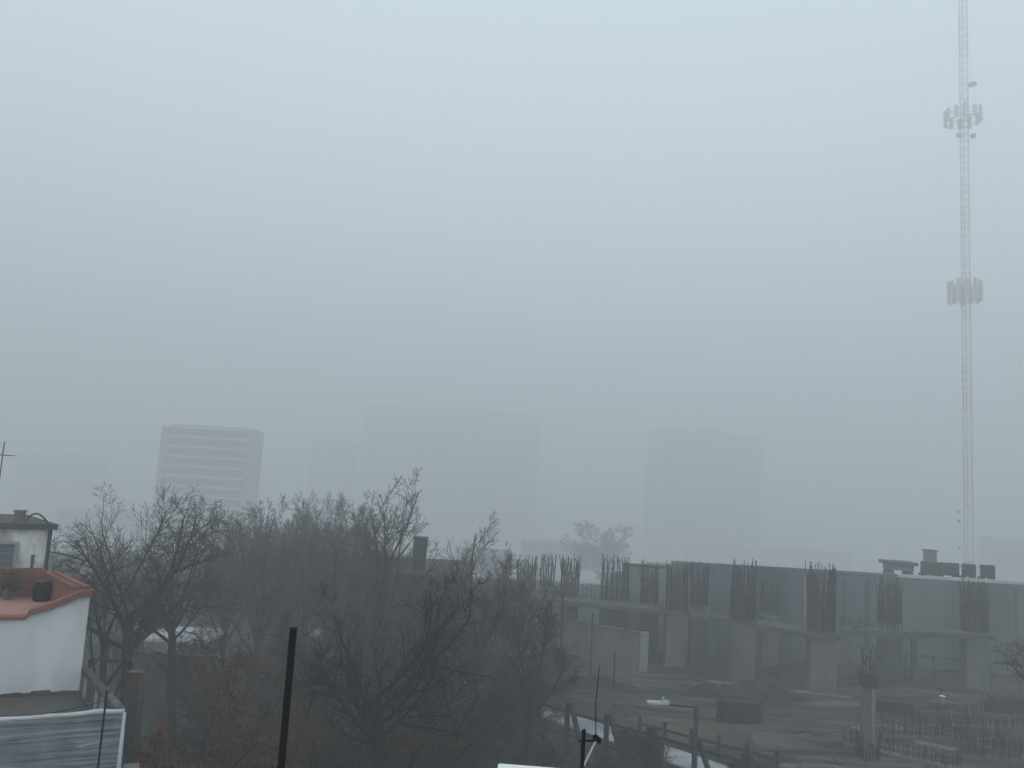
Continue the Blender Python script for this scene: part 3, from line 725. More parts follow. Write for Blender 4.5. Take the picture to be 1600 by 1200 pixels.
# ------------------------------------------------------------------ lattice mast
TY = 165.0; K = TY / 95.0
tb_ = at(1512, 890, TY); TX = tb_.x
mast = thing('lattice_mast', 'tall guyed lattice mast with two antenna rings fading into the fog', 'mast', (TX, TY, gz(TY)))
HW = 0.52 * K
def tri(z, s=HW):
    return [Vector((TX - s, TY - s*0.58, z)), Vector((TX + s, TY - s*0.58, z)), Vector((TX, TY + s*1.15, z))]
ZB0 = gz(TY); ZTOP = at(1502, -40, TY).z
nsec = 14
for k in range(nsec):
    za = ZB0 + (ZTOP - ZB0) * k / nsec; zb = ZB0 + (ZTOP - ZB0) * (k + 1) / nsec
    d_ = MB(); A0 = tri(za); B0 = tri(zb)
    for i in range(3): d_.tube([A0[i], B0[i]], 0.065*K, 6)
    n = 6
    for j in range(n):
        z0 = za + (zb - za) * j / n; z1_ = za + (zb - za) * (j + 1) / n
        P = tri(z0); Q = tri(z1_)
        for i in range(3):
            i2 = (i + 1) % 3
            d_.tube([P[i], P[i2]], 0.034*K, 4, cap=False)
            if j % 2 == 0: d_.tube([P[i], Q[i2]], 0.024*K, 4, cap=False)
            else: d_.tube([P[i2], Q[i]], 0.024*K, 4, cap=False)
    d_.tube([tri(za, 0.2*K)[0] + Vector((0.2*K,0,0)), tri(zb, 0.2*K)[0] + Vector((0.2*K,0,0))], 0.05*K, 5)
    d_.build('mast_section', M['tower_grey'] if k < 1 else (M['tower_white'] if k % 2 else M['tower_red']), mast)
def ring(zc, rad, hgt, npan, label, m1):
    rg = MB()
    for dz in (-hgt*0.38, hgt*0.2):
        pts = [Vector((TX + rad*math.cos(2*math.pi*i/18), TY + rad*math.sin(2*math.pi*i/18), zc + dz)) for i in range(19)]
        rg.tube(pts, 0.045*K, 5)
        for i in range(0, 18, 3): rg.tube([(TX, TY, zc + dz), pts[i]], 0.04*K, 5)
    ro = rg.build('antenna_ring', M[m1], mast)
    for i in range(npan):
        a = 2*math.pi*(i + 0.3)/npan; c = Vector((TX + (rad + 0.1*K)*math.cos(a), TY + (rad + 0.1*K)*math.sin(a), zc))
        pb = MB(); h = hgt * (0.8 + 0.35 * rnd.random())
        pb.box(c, (0.2*K, 0.45*K, h), a); pb.box(c - Vector((math.cos(a), math.sin(a), 0))*0.15*K , (0.08*K, 0.08*K, h*1.15), a)
        pb.build('panel', M['panel'], ro, bevel=0.02)
ring(at(1506, 456, TY).z, 1.75*K, 2.8*K, 12, '', 'tower_grey')
ring(at(1500, 182, TY).z, 2.0*K, 1.7*K, 12, '', 'tower_grey')
zz = at(1500, 215, TY).z
d_ = MB()
for s in (-1, 1): d_.lathe((TX + s*0.9*K, TY - 0.7*K, zz), [(0.05*K,-0.28*K),(0.3*K,-0.24*K),(0.38*K,0),(0.3*K,0.24*K),(0.05*K,0.28*K)], 12)
d_.tube([(TX-0.9*K, TY-0.7*K, zz), (TX+0.9*K, TY-0.7*K, zz)], 0.03*K, 5); d_.build('radio_unit', M['tower_grey'], mast)
zz = at(1516, 136, TY).z
d_ = MB(); d_.lathe((TX + 0.95*K, TY - 0.6*K, zz - 0.25*K), [(0.08*K,0),(0.36*K,0.1*K),(0.52*K,0.3*K),(0.48*K,0.46*K),(0.1*K,0.52*K)], 14); d_.tube([(TX+0.95*K, TY-0.6*K, zz - 0.2*K), (TX+0.3*K, TY-0.2*K, zz - 0.5*K)], 0.04*K, 5)
d_.build('dish', M['tower_grey'], mast)
for pz in (800, 815, 856):
    z_ = at(1505, pz, TY).z; d_ = MB(); d_.tube([(TX - 0.5*K, TY - 0.2*K, z_), (TX - 1.1*K, TY - 0.2*K, z_)], 0.03*K, 5); d_.box((TX - 1.15*K, TY - 0.2*K, z_ + 0.03), (0.22*K, 0.22*K, 0.35*K)); d_.build('bracket', M['tower_grey'], mast)
a = at(1476, 884, TY - 0.8); b = at(1548, 889, TY - 0.8)
d_ = MB(); zf = (a.z + b.z)/2
for dy in (-0.5, 0.5): d_.box(((a.x+b.x)/2, TY + dy*K, zf), (b.x - a.x, 0.14*K, 0.14*K))
d_.bar((a.x + 0.1, TY, gz(TY)), (a.x + 0.1, TY, zf + 0.9), 0.1); d_.bar((b.x - 0.1, TY, gz(TY)), (b.x - 0.1, TY, zf), 0.1)
d_.build('base_frame', M['tower_grey'], mast)
# guy wires
def guy(label, pz_top, foot, rad=0.016):
    p = Vector((TX, TY, at(1503, pz_top, TY).z)); q = Vector(foot)
    d_ = MB(); pts = []
    for i in range(13):
        t_ = i / 12; w = p.lerp(q, t_); w.z -= 1.4 * math.sin(math.pi * t_) ; pts.append(w)
    d_.tube(pts, rad, 5)
    tag(d_.build('guy_wire', M['tower_grey'], origin=q), label, 'guy wire', 'guy wires of the lattice mast')
guy('faint guy wire running down right from the top of the lattice mast', 8, (at(1655, 880, 150).x, 150, gz(150)))
guy('faint guy wire running down left from the mast top to behind the warehouses', 8, (at(1392, 880, 190).x, 190, gz(190)))
guy('faint guy wire slanting farthest left from the lattice mast', -40, (at(1236, 850, 200).x, 200, gz(200)))
guy('faint steep guy wire close on the left of the lattice mast', 455, (at(1452, 880, 172).x, 172, gz(172)), 0.014)

# ------------------------------------------------------------------ unfinished concrete frame
fr = thing('concrete_frame', 'unfinished concrete frame of columns and slab edges bristling with rebar', 'concrete frame', (18, 53, 0))
SZ = 3.85; ST = 0.32
def rebar(mb, c, sx, sy, z0, z1, n, rad=0.023, ties=True, r=rnd):
    for i in range(n):
        t_ = i / n * 4; s = int(t_); f = t_ - s
        x, y = [(-1 + 2*f, -1), (1, -1 + 2*f), (1 - 2*f, 1), (-1, 1 - 2*f)][s]
        b = Vector((c.x + x*sx/2, c.y + y*sy/2, z0)); h = (z1 - z0) * r.choice((1.0, 1.0, 0.92, 0.85, 0.6)) * r.uniform(0.9, 1.05)
        mb.tube([b, b + Vector((r.gauss(0, 0.015), r.gauss(0, 0.015), h*0.5)), b + Vector((r.gauss(0, 0.11), r.gauss(0, 0.09), h))], rad, 4, cap=False)
    if ties:
        k = int((z1 - z0) * 0.62 / 0.16)
        for j in range(k):
            z = z0 + 0.1 + j * 0.16
            q = [Vector((c.x - sx/2 - .02, c.y - sy/2 - .02, z)), Vector((c.x + sx/2 + .02, c.y - sy/2 - .02, z)), Vector((c.x + sx/2 + .02, c.y + sy/2 + .02, z)), Vector((c.x - sx/2 - .02, c.y + sy/2 + .02, z))]
            for i in range(4): mb.tube([q[i], q[(i+1) % 4]], 0.012, 4, cap=False)
def column(px, w_px, Y, top_py, mat_='concrete', n=30, ties=True, dsy=0.8):
    x = at(px, 1000, Y).x
    w = w_px / F_PX * Y
    d_ = MB(); d_.box((x, Y, (SZ - ST)/2 - 0.1), (w, dsy, SZ - ST + 0.198)); c_ = d_.build('column', M[mat_], fr, bevel=0.02)
    zt = at(px, top_py, Y).z
    rb = MB(); rebar(rb, Vector((x, Y, 0)), w*0.92, dsy*0.9, SZ, zt, n, ties=ties); rebar(rb, Vector((x, Y, 0)), w*0.6, dsy*0.5, SZ, zt - 0.3, n//2, ties=False); rb.build('rebar', M['rust'], c_)
    return x
xs = []
column(1283, 40, 49.8, 882, 'concrete_warm', 50)
column(1523, 36, 53.0, 904, 'concrete', 40)
column(1160, 35, 52.0, 876, 'concrete', 44)
column(1390, 32, 54.5, 905, 'concrete_dark', 40)
column(1055, 32, 54.5, 878, 'concrete', 36)
column(1090, 26, 57.0, 880, 'concrete_dark', 30)
column(1012, 26, 57.0, 877, 'concrete_dark', 30)
column(957, 42, 57.5, 868, 'concrete', 42)
column(886, 28, 58.0, 868, 'concrete', 34)
column(817, 30, 60.0, 868, 'concrete', 34)
column(1201, 26, 56.5, 905, 'concrete', 16, False)
column(850, 22, 62.0, 862, 'concrete', 20, False)
def slab(pts, z1=SZ, t_=ST, m_='concrete_dark'):
    d_ = MB(); d_.prism([p[:2] for p in pts], z1 - t_, z1 - 0.002); return d_.build('floor_slab', M[m_], fr)
def X(px, Y): return at(px, 960, Y).x
slab([(X(780,57),57.2), (X(1075,54),53.8), (X(1075,54),56.0), (X(980,58),58.3), (X(780,60),61.0)])
slab([(X(1076,54),53.6), (X(1182,51.5),51.3), (X(1182,53),53.2), (X(1076,56),55.6)])
slab([(X(1183,51),51.5), (X(1262,49.5),49.2), (X(1310,49.5),49.2), (X(1310,51),51.0), (X(1183,54),53.5)], SZ - 0.12)
slab([(X(1311,51),50.9), (X(1546,53),52.4), (X(1546,54),53.6), (X(1311,53),52.6)], SZ - 0.04)
# stubs of starter bars along the slab edge
sb = MB()
for k in range(150):
    t_ = rnd.random(); px = 845 + t_ * 320
    Y = 58.0 - max(0, (px - 900)) * 0.0225 + rnd.random() * 0.5
    p = at(px, 950, Y); h = rnd.uniform(0.3, 1.0)
    sb.tube([(p.x, Y, SZ - 0.02), (p.x + rnd.gauss(0, .05), Y, SZ + h)], 0.014, 4, cap=False)
sb.build('starter_bars', M['rust'], fr)['kind'] = 'stuff'
sb = MB()
for k in range(80):
    px = rnd.uniform(1310, 1410); Y = rnd.uniform(51.2, 52.2); p = at(px, 950, Y)
    sb.tube([(p.x, Y, SZ - 0.06), (p.x + rnd.gauss(0, .06), Y, SZ + rnd.uniform(0.3, 0.9))], 0.014, 4, cap=False)
sb.build('starter_bars', M['rust'], fr)['kind'] = 'stuff'
# hanging ledge under the right beam
d_ = MB(); x = at(1430, 990, 53.5).x; d_.box((x - 0.2, 53.7, SZ - ST - 0.28), (2.0, 0.6, 0.3)); d_.box((x + 0.1, 53.9, 1.6), (0.3, 0.3, 3.0)); d_.build('prop', M['concrete_dark'], fr)

# low site wall with pale end post
a = on_ground(1010, 1051); b = at(852, 965, 57); b.z = 0
sw_ = thing('site_wall', 'stained concrete wall with pale end post on the left of the site', 'wall', (a + b)/2)
dv = (b - a).normalized(); nv = Vector((-dv.y, dv.x, 0))
d_ = MB(); d_.bar((a + dv*0.5) + Vector((0,0,1.2)), b + Vector((0,0,1.2)), 0.25, 2.4); d_.build('panel', M['concrete'], sw_)
d_ = MB(); d_.bar((a + dv*0.5) + Vector((0,0,2.47)), b + Vector((0,0,2.47)), 0.4, 0.12); d_.build('coping', M['concrete_dark'], sw_)
d_ = MB(); d_.box(a + dv*0.22 + Vector((0,0,1.28)), (0.42, 0.42, 2.56), math.atan2(dv.y, dv.x)); d_.build('end_post', M['wall_pale'], sw_)
# slim poles standing in front of it
def pole(px, py_b, py_t, label, rad=0.06):
    p = on_ground(px, py_b); z = at(px, py_t, p.y).z
    d_ = MB(); d_.tube([(p.x, p.y, 0), (p.x + 0.02, p.y, z*0.5), (p.x - 0.02, p.y, z)], [rad, rad*0.9, rad*0.8], 7)
    d_.lathe((p.x, p.y, z*0.999), [(rad*1.2, 0), (rad*1.2, 0.05), (rad*0.5, 0.08)], 8)
    tag(d_.build('site_pole', M['timber'], origin=(p.x, p.y, 0)), label, 'pole', 'slim poles about the site wall')
pole(872, 1085, 928, 'slim tall dark pole at the far left of the site wall', 0.07)
pole(921, 1075, 960, 'slim dark pole before the middle of the site wall')
pole(958, 1085, 1020, 'short slim pole in front of the pale end post side')
pole(1470, 1110, 1075, 'short slim pole near the white bucket')

# near standalone column with starter bars
p = on_ground(1356, 1188); zt = at(1356, 1052, p.y).z
nc = thing('column', 'lone square concrete column ringed by rebar in the near right of the site', 'column', (p.x, p.y, 0))
d_ = MB(); d_.box((p.x, p.y, zt/2), (0.56, 0.5, zt)); d_.build('shaft', M['concrete'], nc, bevel=0.02)
d_ = MB(); d_.box((p.x + 0.12, p.y - 0.27, zt*0.43), (0.17, 0.04, zt*0.84)); d_.build('plank', M['plank'], nc)
d_ = MB()
for s in (-1, 1):
    d_.box((p.x + s*0.315, p.y, zt - 0.3), (0.06, 0.66, 0.62)); d_.box((p.x, p.y + s*0.29, zt - 0.3), (0.565, 0.06, 0.62))
d_.build('formwork', M['timber'], nc)
rb = MB(); rebar(rb, Vector((p.x, p.y, 0)), 0.46, 0.42, zt - 0.02, zt + 1.3, 8, ties=False); rebar(rb, Vector((p.x, p.y, 0)), 0.78, 0.7, 0, 1.4, 20); rb.build('rebar', M['rust'], nc)
for k in range(2):
    pass
# rebar cages
def cage(px0, px1, pyb, pyt, label, dep=0.9, n=None):
    a = on_ground(px0, pyb); b = on_ground(px1, pyb); Y = (a.y + b.y)/2; zt = at((px0+px1)/2, pyt, Y).z
    cx_ = (a.x + b.x)/2; w = b.x - a.x
    o = thing('rebar_cage', label, 'rebar cage', (cx_, Y, 0), 'rebar cages standing on the site')
    d_ = MB(); rebar(d_, Vector((cx_, Y + dep/2, 0)), w, dep, 0.0, zt, n or int(w*26), 0.016, ties=False); d_.build('bars', M['rust'], o)
    d_ = MB()
    for j in range(6):
        z = 0.08 + (zt - 0.15) * j / 5
        for s in (0, 1): d_.box((cx_, Y + dep*s, z), (w, 0.025, 0.025))
        for s in (-1, 1): d_.box((cx_ + s*w/2, Y + dep/2, z + 0.013), (0.025, dep, 0.025))
    d_.build('ties', M['rust'], o)
    d_ = MB(); d_.box((cx_, Y + dep/2, zt*0.45), (w*0.93, dep*0.88, zt*0.9)); d_.build('footing', M['timber'], o, bevel=0.03)
cage(1128, 1188, 1132, 1096, 'box-shaped dark rebar cage standing alone in the middle of the mud')
cage(1372, 1424, 1122, 1096, 'wide rebar cage just right of the lone column')
cage(1560, 1640, 1126, 1092, 'rebar cage cut by the right edge of the photo')
# foundation strips
def strip_found(p0, p1, label, w=0.5, h=0.35, bars=60, hb=0.7, m_='concrete_dark'):
    a = on_ground(*p0); b = on_ground(*p1)
    o = thing('foundation_beam', label, 'foundation beam', (a + b)/2, 'foundation beams with upright bars')
    d_ = MB(); d_.bar(a + Vector((0,0,h/2)), b + Vector((0,0,h/2)), w, h); d_.build('beam', M[m_], o, bevel=0.02)
    d_ = MB()
    for k in range(bars):
        t_ = (k + rnd.random()*0.5) / bars; p = a.lerp(b, t_) + Vector((rnd.uniform(-.15,.15), rnd.choice((-0.18, 0.18)), 0))
        d_.tube([(p.x, p.y, h - 0.02), (p.x + rnd.gauss(0,.03), p.y, h + hb*rnd.uniform(0.5, 1.1))], 0.014, 4, cap=False)
    d_.build('starter_bars', M['rust'], o)['kind'] = 'stuff'
strip_found((1378, 1128), (1492, 1158), 'foundation beam slanting down right from the wide rebar cage', bars=70)
strip_found((1430, 1120), (1620, 1128), 'far foundation beam below the white bucket', bars=110, hb=0.5)
strip_found((1385, 1160), (1580, 1166), 'level foundation beam right of the lone column', bars=150, hb=0.9)
strip_found((1420, 1140), (1640, 1148), 'long level foundation beam bristling with bars below the rebar cage at the right edge', bars=170, hb=0.95)
strip_found((1500, 1192), (1660, 1196), 'foundation beam along the bottom edge at the right', bars=120, hb=0.9)
strip_found((1318, 1172), (1352, 1180), 'short foundation beam left of the foot of the lone column', bars=16, hb=0.9)
strip_found((1490, 1165), (1640, 1200), 'foundation beam slanting into the bottom right corner', bars=60)
strip_found((1360, 1180), (1500, 1214), 'near foundation beam at the foot of the lone column', bars=60, m_='concrete_warm')
strip_found((1060, 1075), (1240, 1088), 'far half-buried foundation beam beside the box-shaped cage', bars=30, hb=0.3, m_='concrete_dark')
# planks lying about
planks = [((1330,1150),(1372,1158),'pale plank lying left of the lone column'), ((1385,1152),(1440,1156),'pale plank lying level right of the lone column'),
          ((1445,1146),(1485,1152),'pale plank on the slanting foundation beam'), ((1430,1176),(1492,1196),'pale plank lying by the bottom edge below the lone column'),
          ((1105,1068),(1180,1075),'long plank lying beyond the box-shaped cage'), ((1235,1085),(1330,1092),'long plank lying left of the lone column top'),
          ((940,1066),(975,1072),'short pale plank in the rubble near the site wall')]
for i, (p0, p1, lab) in enumerate(planks):
    a = on_ground(*p0); b = on_ground(*p1); h = 0.38 if i < 4 else 0.04
    a.z = site_z(a.x, a.y) + h; b.z = site_z(b.x, b.y) + h
    d_ = MB(); d_.bar(a, b, 0.24, 0.05); d_.bar(a + Vector((0.1, 0.2, 0.05)), b.lerp(a, 0.15) + Vector((0, 0.12, 0.04)), 0.16, 0.05)
    tag(d_.build('plank', M['plank'], origin=a), lab, 'plank', 'planks on the building site')
# white bucket on a dark crate
p = on_ground(1469, 1113); cr = thing('crate', 'dark crate standing on the site under the white bucket', 'crate', p)
d_ = MB(); d_.box(p + Vector((0,0,0.3)), (1.3, 0.7, 0.6), 0.1); d_.build('body', M['dark_box'], cr, bevel=0.02)
d_ = MB(); d_.box(p + Vector((0,0,0.625)), (1.4, 0.8, 0.048), 0.1); d_.build('lid', M['concrete_dark'], cr)
p2 = p + Vector((0.05,-0.15,0.65)); bu = thing('bucket', 'small bright white bucket on the dark crate', 'bucket', p2)
d_ = MB(); d_.lathe(p2, [(0.12,0),(0.16,0.3),(0.175,0.3),(0.175,0.33),(0.15,0.33)], 14); d_.build('body', M['bucket'], bu, smooth=True)
d_ = MB(); d_.tube([p2 + Vector((0.17*math.cos(t_), 0, 0.31 + 0.14*math.sin(t_))) for t_ in [math.pi*i/8 for i in range(9)]], 0.008, 5); d_.build('handle', M['dark_steel'], bu)
# guard rail at right
gr = MB(); a = at(1415, 1030, 54.8); b = at(1640, 1043, 53.0)
g_o = thing('guard_rail', 'thin two-bar guard rail at the foot of the white-coped warehouse', 'railing', ((a.x+b.x)/2, 54, 0))
for z in (1.75, 0.95): gr.tube([(a.x, a.y, z), (b.x, b.y, z + 0.02)], 0.05, 6)
gr.build('rails', M['dark_steel'], g_o)
for k in range(6):
    t_ = k/5; d_ = MB(); x = a.x + (b.x-a.x)*t_; y = a.y + (b.y-a.y)*t_; d_.tube([(x,y,0),(x,y,1.8)], 0.05, 6); d_.build('post', M['dark_steel'], g_o)
# rubble
rb_ = MB(); r = random.Random(9)
for k in range(420):
    px = r.uniform(900, 1600); py = r.uniform(1050, 1200); p = on_ground(px, py)
    if (p - PA).dot(pn) < 3: continue
    if p.y > 57: continue
    s = r.uniform(0.03, 0.14) * r.uniform(0.5, 1.4)
    z = site_z(p.x, p.y)
    rb_.box((p.x, p.y, z + s*0.2), (s*1.6, s, s*0.7), tilt=Matrix.Rotation(r.uniform(0,3), 3, 'Z') @ Matrix.Rotation(r.uniform(-.4,.4), 3, 'X'))
tag(rb_.build('rubble', M['concrete_dark']), 'broken concrete rubble strewn over the site mud', 'rubble', kind='stuff')

# ------------------------------------------------------------------ braced timber hoarding
def at_z(px, py, z):
    return on_ground(px, py, z)
H0 = at_z(930, 1124, 1.75); H1 = at_z(1186, 1197, 1.75); H0.z = H1.z = 0
hdir = (H1 - H0).normalized(); hn = Vector((-hdir.y, hdir.x, 0)); hn = hn if hn.x > 0 else -hn
H0 = H0 - hdir * 4.2; H1 = H1 + hdir * 5; Lh = (H1 - H0).length; hz_ = math.atan2(hdir.y, hdir.x)
hd = thing('hoarding', 'dark braced timber hoarding with raking struts between street and building site', 'fence', (H0 + H1)/2)
def s_of(px, py): return (at_z(px, py, 1.75) - H0).dot(hdir)
bays = [(s_of(962, 1134), s_of(1046, 1150)), (s_of(1140, 1182), Lh)]
for s0, s1 in bays:
    d_ = MB(); nb = int((s1 - s0) / 0.2)
    for k in range(nb):
        p = H0 + hdir * (s0 + (k + 0.5) * (s1 - s0) / nb); h = 1.6 + rnd.uniform(-0.06, 0.06)
        d_.box(p + Vector((0,0,h/2)) + hn*(0.06 + rnd.uniform(0, 0.015)), ((s1 - s0)/nb - 0.01, 0.03, h), hz_)
    d_.build('boards', M['timber'], hd)
for z, w_ in ((0.75, 0.09), (1.75, 0.13)):
    d_ = MB(); d_.bar(H0 + Vector((0,0,z)), H1 + Vector((0,0,z)), w_, w_); d_.build('rail', M['timber'], hd)
npst = 8
for k in range(npst):
    p = H0 + hdir * Lh * (k + 0.35) / npst
    d_ = MB(); d_.box(p - hn*0.16 + Vector((0,0,1.05)), (0.17, 0.17, 2.15 + rnd.uniform(-.1,.1)), hz_); d_.build('post', M['timber'], hd)
    d_ = MB(); d_.bar(p - hn*0.2 + hdir*0.18 + Vector((0,0,2.2)), p - hn*0.35 + hdir*1.15 + Vector((0,0,0.02)), 0.2, 0.14); d_.build('strut', M['timber'], hd)
for px, py, s_, lab in ((1005, 1190, 0.5, 'low dark shrub below the boarded bay of the hoarding'), (1175, 1225, 0.45, 'low dark shrub at the bottom edge by the last hoarding posts')):
    p = on_ground(px, py + 25); dup(sh, p, 0.7 * px, lab, sh.scale[0] * s_)
# second rail fence inside
a = at_z(1000, 1131, 0.75); b = at_z(1215, 1186, 0.75); a.z = b.z = 0
rf = thing('rail_fence', 'low post and rail fence inside the hoarding along the sand', 'fence', (a + b)/2)
d_ = MB(); d_.bar(a + Vector((0,0,0.75)), b + Vector((0,0,0.75)), 0.09, 0.12); d_.bar(a + Vector((0,0,0.35)), b + Vector((0,0,0.35)), 0.08, 0.1); d_.build('rail', M['timber'], rf)
for k in range(6):
    p = a.lerp(b, k/5); d_ = MB(); d_.box(p + Vector((0.0,0.1,0.55)), (0.15,0.12,1.1)); d_.build('post', M['timber'], rf)

# ------------------------------------------------------------------ street lamp
LY = 24.0
p = at(1087, 1150, LY); zt = at(1087, 1103, LY).z
lp = thing('street_lamp', 'street lamp with a pale flat head on a short arm beside the hoarding', 'street lamp', (p.x, p.y, 0))
d_ = MB(); d_.tube([(p.x, p.y, 0), (p.x, p.y, zt)], [0.08, 0.065], 10); d_.build('pole', M['dark_steel'], lp, smooth=True)
d_ = MB(); hx = at(1046, 1102, LY).x; d_.tube([(p.x, p.y, zt - 0.05), (hx, p.y, zt + 0.0)], 0.03, 8); d_.build('arm', M['dark_steel'], lp)
hx0 = at(1010, 1101, LY).x; zl = zt + 0.02
d_ = MB(); xm = (hx0 + hx)/2; wl = hx - hx0
prof_ = [(-0.5,0.03),(-0.44,0.1),(0.1,0.12),(0.42,0.1),(0.5,0.05)]
pt = []
for s, w in prof_: pt.append((xm + s*wl, p.y - w))
for s, w in reversed(prof_): pt.append((xm + s*wl, p.y + w))
d_.prism(pt, zl - 0.03, zl + 0.045); d_.box((xm + 0.3*wl, p.y, zl + 0.06), (0.22, 0.13, 0.05)); hd_ = d_.build('lamp_head', M['lamp_grey'], lp, bevel=0.015)
d_ = MB(); d_.lathe((xm + 0.22*wl, p.y, zl + 0.05), [(0.03,0),(0.03,0.06),(0.042,0.065),(0.042,0.12),(0.02,0.14)], 10); d_.build('sensor', M['lamp_grey'], hd_)
d_ = MB(); d_.box((xm - 0.1*wl, p.y, zl - 0.038), (wl*0.55, 0.16, 0.014)); d_.build('lens', M['galv'], hd_)

# ------------------------------------------------------------------ far city
def block(name, label, px0, px1, py_top, Y, depth, wm='far_wall', floors=13, bands=True, rot=0.0, plant=True, band_m='far_band'):
    a = at(px0, 760, Y); b = at(px1, 760, Y); zt = at((px0+px1)/2, py_top, Y).z; x = (a.x+b.x)/2; w = b.x - a.x
    zg = gz(Y); o = thing(name, label, 'tower block', (x, Y + depth/2, zg), 'tower blocks fading in the fog')
    d_ = MB(); d_.box((x, Y + depth/2, (zt + zg - 2)/2), (w, depth, zt - zg + 2)); d_.build('wall', M[wm], o)
    d_ = MB(); d_.box((x, Y + depth/2, zt + 0.3), (w - 2, depth - 2, 0.6)); 
    if plant: d_.box((x + w*0.1, Y + depth/2, zt + 1.6), (w*0.25, depth*0.3, 2.0))
    d_.build('roof', M[wm], o)
    fh = (zt - zg) / floors
    for k in range(floors):
        z = zg + (k + 0.5) * fh
        d_ = MB(); d_.box((x, Y - 0.02, z), (w*0.96, 0.1, fh*0.55)); d_.build('window_strip', M['far_glass'], o)
        if bands:
            d_ = MB(); d_.box((x, Y - 0.5, z + fh*0.46), (w*1.0, 1.2, fh*0.11)); d_.build('balcony_band', M[band_m], o)
    return o, x, w, zt
YF1 = 250
def mull(o, x, w, Y, zg, zt, n):
    for k in range(n):
        d_ = MB(); d_.box((x - w*0.48 + w*0.96*(k + 0.5 + 0.2*math.sin(k*5.1))/n, Y - 0.2, (zg + zt)/2), (0.35, 0.3, zt - zg)); d_.build('mullion', M['far_wall'], o)
o, x, w, zt = block('tower_block', 'banded tower block with pale floor lines above the left trees', 250, 380, 668, YF1, 16, floors=13, plant=False)
mull(o, x, w, YF1, gz(YF1), zt, 7)
d_ = MB(); d_.box((x - w/2 - 0.5, YF1 + 1.5, (zt + gz(YF1))/2 - 1), (1.1, 5, zt - gz(YF1) + 2)); d_.build('end_wall', M['wall_pale'], o)
d_ = MB(); d_.box((x + w/2 + 1.2, YF1 + 3, (zt + gz(YF1))/2 - 2), (2.4, 6, zt - gz(YF1) + 1)); d_.build('end_wall', M['wall_pale'], o)
block('tower_block', 'broad dim tower block fading out above the dark house chimney', 560, 840, 640, 560, 25, floors=22, bands=False)
block('tower_block', 'dim square tower block fading out above the rebar columns', 1018, 1190, 676, 500, 25, floors=18, bands=False)
block('tower_block', 'dim low block behind the far-left rooftops', 20, 140, 712, 480, 20, floors=13, bands=False)
block('tower_block', 'narrow dim block right of the banded tower block', 480, 548, 690, 560, 16, floors=15, bands=False)
block('tower_block', 'dim block at the right edge behind the lattice mast', 1565, 1700, 848, 330, 18, floors=10, bands=False)
lows = [(205,300,828,260,'wall_pale','pale low house at the foot of the banded tower block'), (330,420,838,230,'wall_pale','pale low house between the banded block and the tree clump'),
        (420,520,832,300,'wall_grey','grey low house far behind the twiggy clump'), (720,800,868,150,'wall_grey','grey low house right of the tall sparse tree'),
        (815,905,850,260,'wall_pale','pale low house with a light roof edge behind the leftmost rebar'), (1080,1180,856,420,'wall_grey','grey low house beyond the blue-grey warehouse'),
        (1200,1330,862,420,'wall_grey','pale low house far behind the middle of the warehouse roof'), (90,190,800,300,'wall_grey','grey low house far behind the terracotta corner')]
for px0, px1, py, Y, wm, lab in lows:
    shed_px('low_house', lab, px0, px1, py, Y, 12, wm, 'roof_pale', 3)
# far bushy tree clump
def far_tree(px, py, Y, lab, seed, wd=1.0):
    t = tree_thing('bare_tree', dict(UPRIGHT, trunk=3.0, fork=0.15, kids=(14,10,9,5), ratio=(1.1,0.55,0.5,0.6), angle=(46,40,38,38), rmin=0.02), seed, base(px, 900, Y), lab); fit(t, at(px, py, Y).z - gz(Y)); t.location.z = gz(Y); t.scale = (t.scale[0]*wd, t.scale[1]*wd, t.scale[2])
far_tree(935, 822, 210, 'round hazy tree beyond the rebar columns', 71, 1.5)

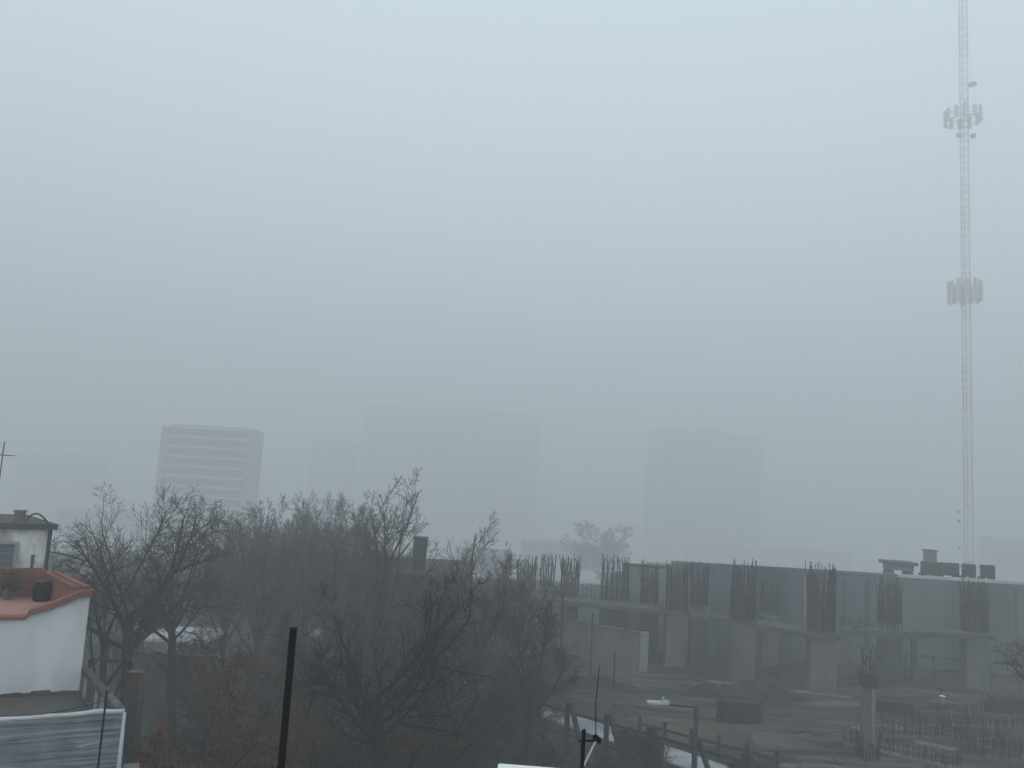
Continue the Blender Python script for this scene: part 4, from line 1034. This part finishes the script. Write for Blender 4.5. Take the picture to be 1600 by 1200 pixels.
# ------------------------------------------------------------------ haze
HZT = ZTOP + 1.0
hz = MB(); hz.box((0, 470, (HZT - 33.0)/2), (2060, 1100, HZT + 33.0))
hm = bpy.data.materials.new('fog'); hm.use_nodes = True
nt = hm.node_tree; nt.nodes.remove(nt.nodes['Principled BSDF'])
pv = nt.nodes.new('ShaderNodeVolumePrincipled')
pv.inputs['Color'].default_value = (0.955, 0.957, 0.955, 1)
pv.inputs['Density'].default_value = 0.0062
pv.inputs['Anisotropy'].default_value = 0.3
nt.links.new(pv.outputs[0], nt.nodes['Material Output'].inputs['Volume'])
tag(hz.build('haze', hm), 'thick pale fog filling the air', 'fog', kind='stuff')

# ------------------------------------------------------------------ light
w = bpy.data.worlds.new('World'); scene.world = w; w.use_nodes = True
N = w.node_tree.nodes; L = w.node_tree.links
sky = N.new('ShaderNodeTexSky'); sky.sky_type = 'NISHITA'; sky.sun_disc = False
SUN_EL, SUN_AZ = R(52), R(200)
sky.sun_elevation = SUN_EL; sky.sun_rotation = SUN_AZ
sky.air_density = 1.0; sky.dust_density = 6.0; sky.ozone_density = 1.0
bg = N['Background']; bg.inputs['Strength'].default_value = 0.12
ov = N.new('ShaderNodeMix'); ov.data_type = 'RGBA'; ov.inputs['Factor'].default_value = 0.88     # even overcast above the fog
L.new(sky.outputs[0], ov.inputs[6]); ov.inputs[7].default_value = (7.6, 9.1, 10.1, 1)
L.new(ov.outputs[2], bg.inputs['Color'])
sd = bpy.data.lights.new('sun', 'SUN'); sd.energy = 0.5; sd.angle = R(25); sd.color = (1.0, 0.97, 0.93)
so = bpy.data.objects.new('sun', sd); COL.objects.link(so)
dirv = Vector((math.sin(SUN_AZ) * math.cos(SUN_EL), math.cos(SUN_AZ) * math.cos(SUN_EL), math.sin(SUN_EL)))
so.rotation_euler = dirv.to_track_quat('Z', 'Y').to_euler()

vs = scene.view_settings
scene.display_settings.display_device = 'sRGB'
vs.view_transform = 'Standard'; vs.look = 'None'; vs.exposure = 0.0; vs.gamma = 1.0; vs.use_curve_mapping = False
cy = scene.cycles
cy.use_denoising = True
cy.volume_bounces = 3
cy.max_bounces = 6
cy.diffuse_bounces = 3
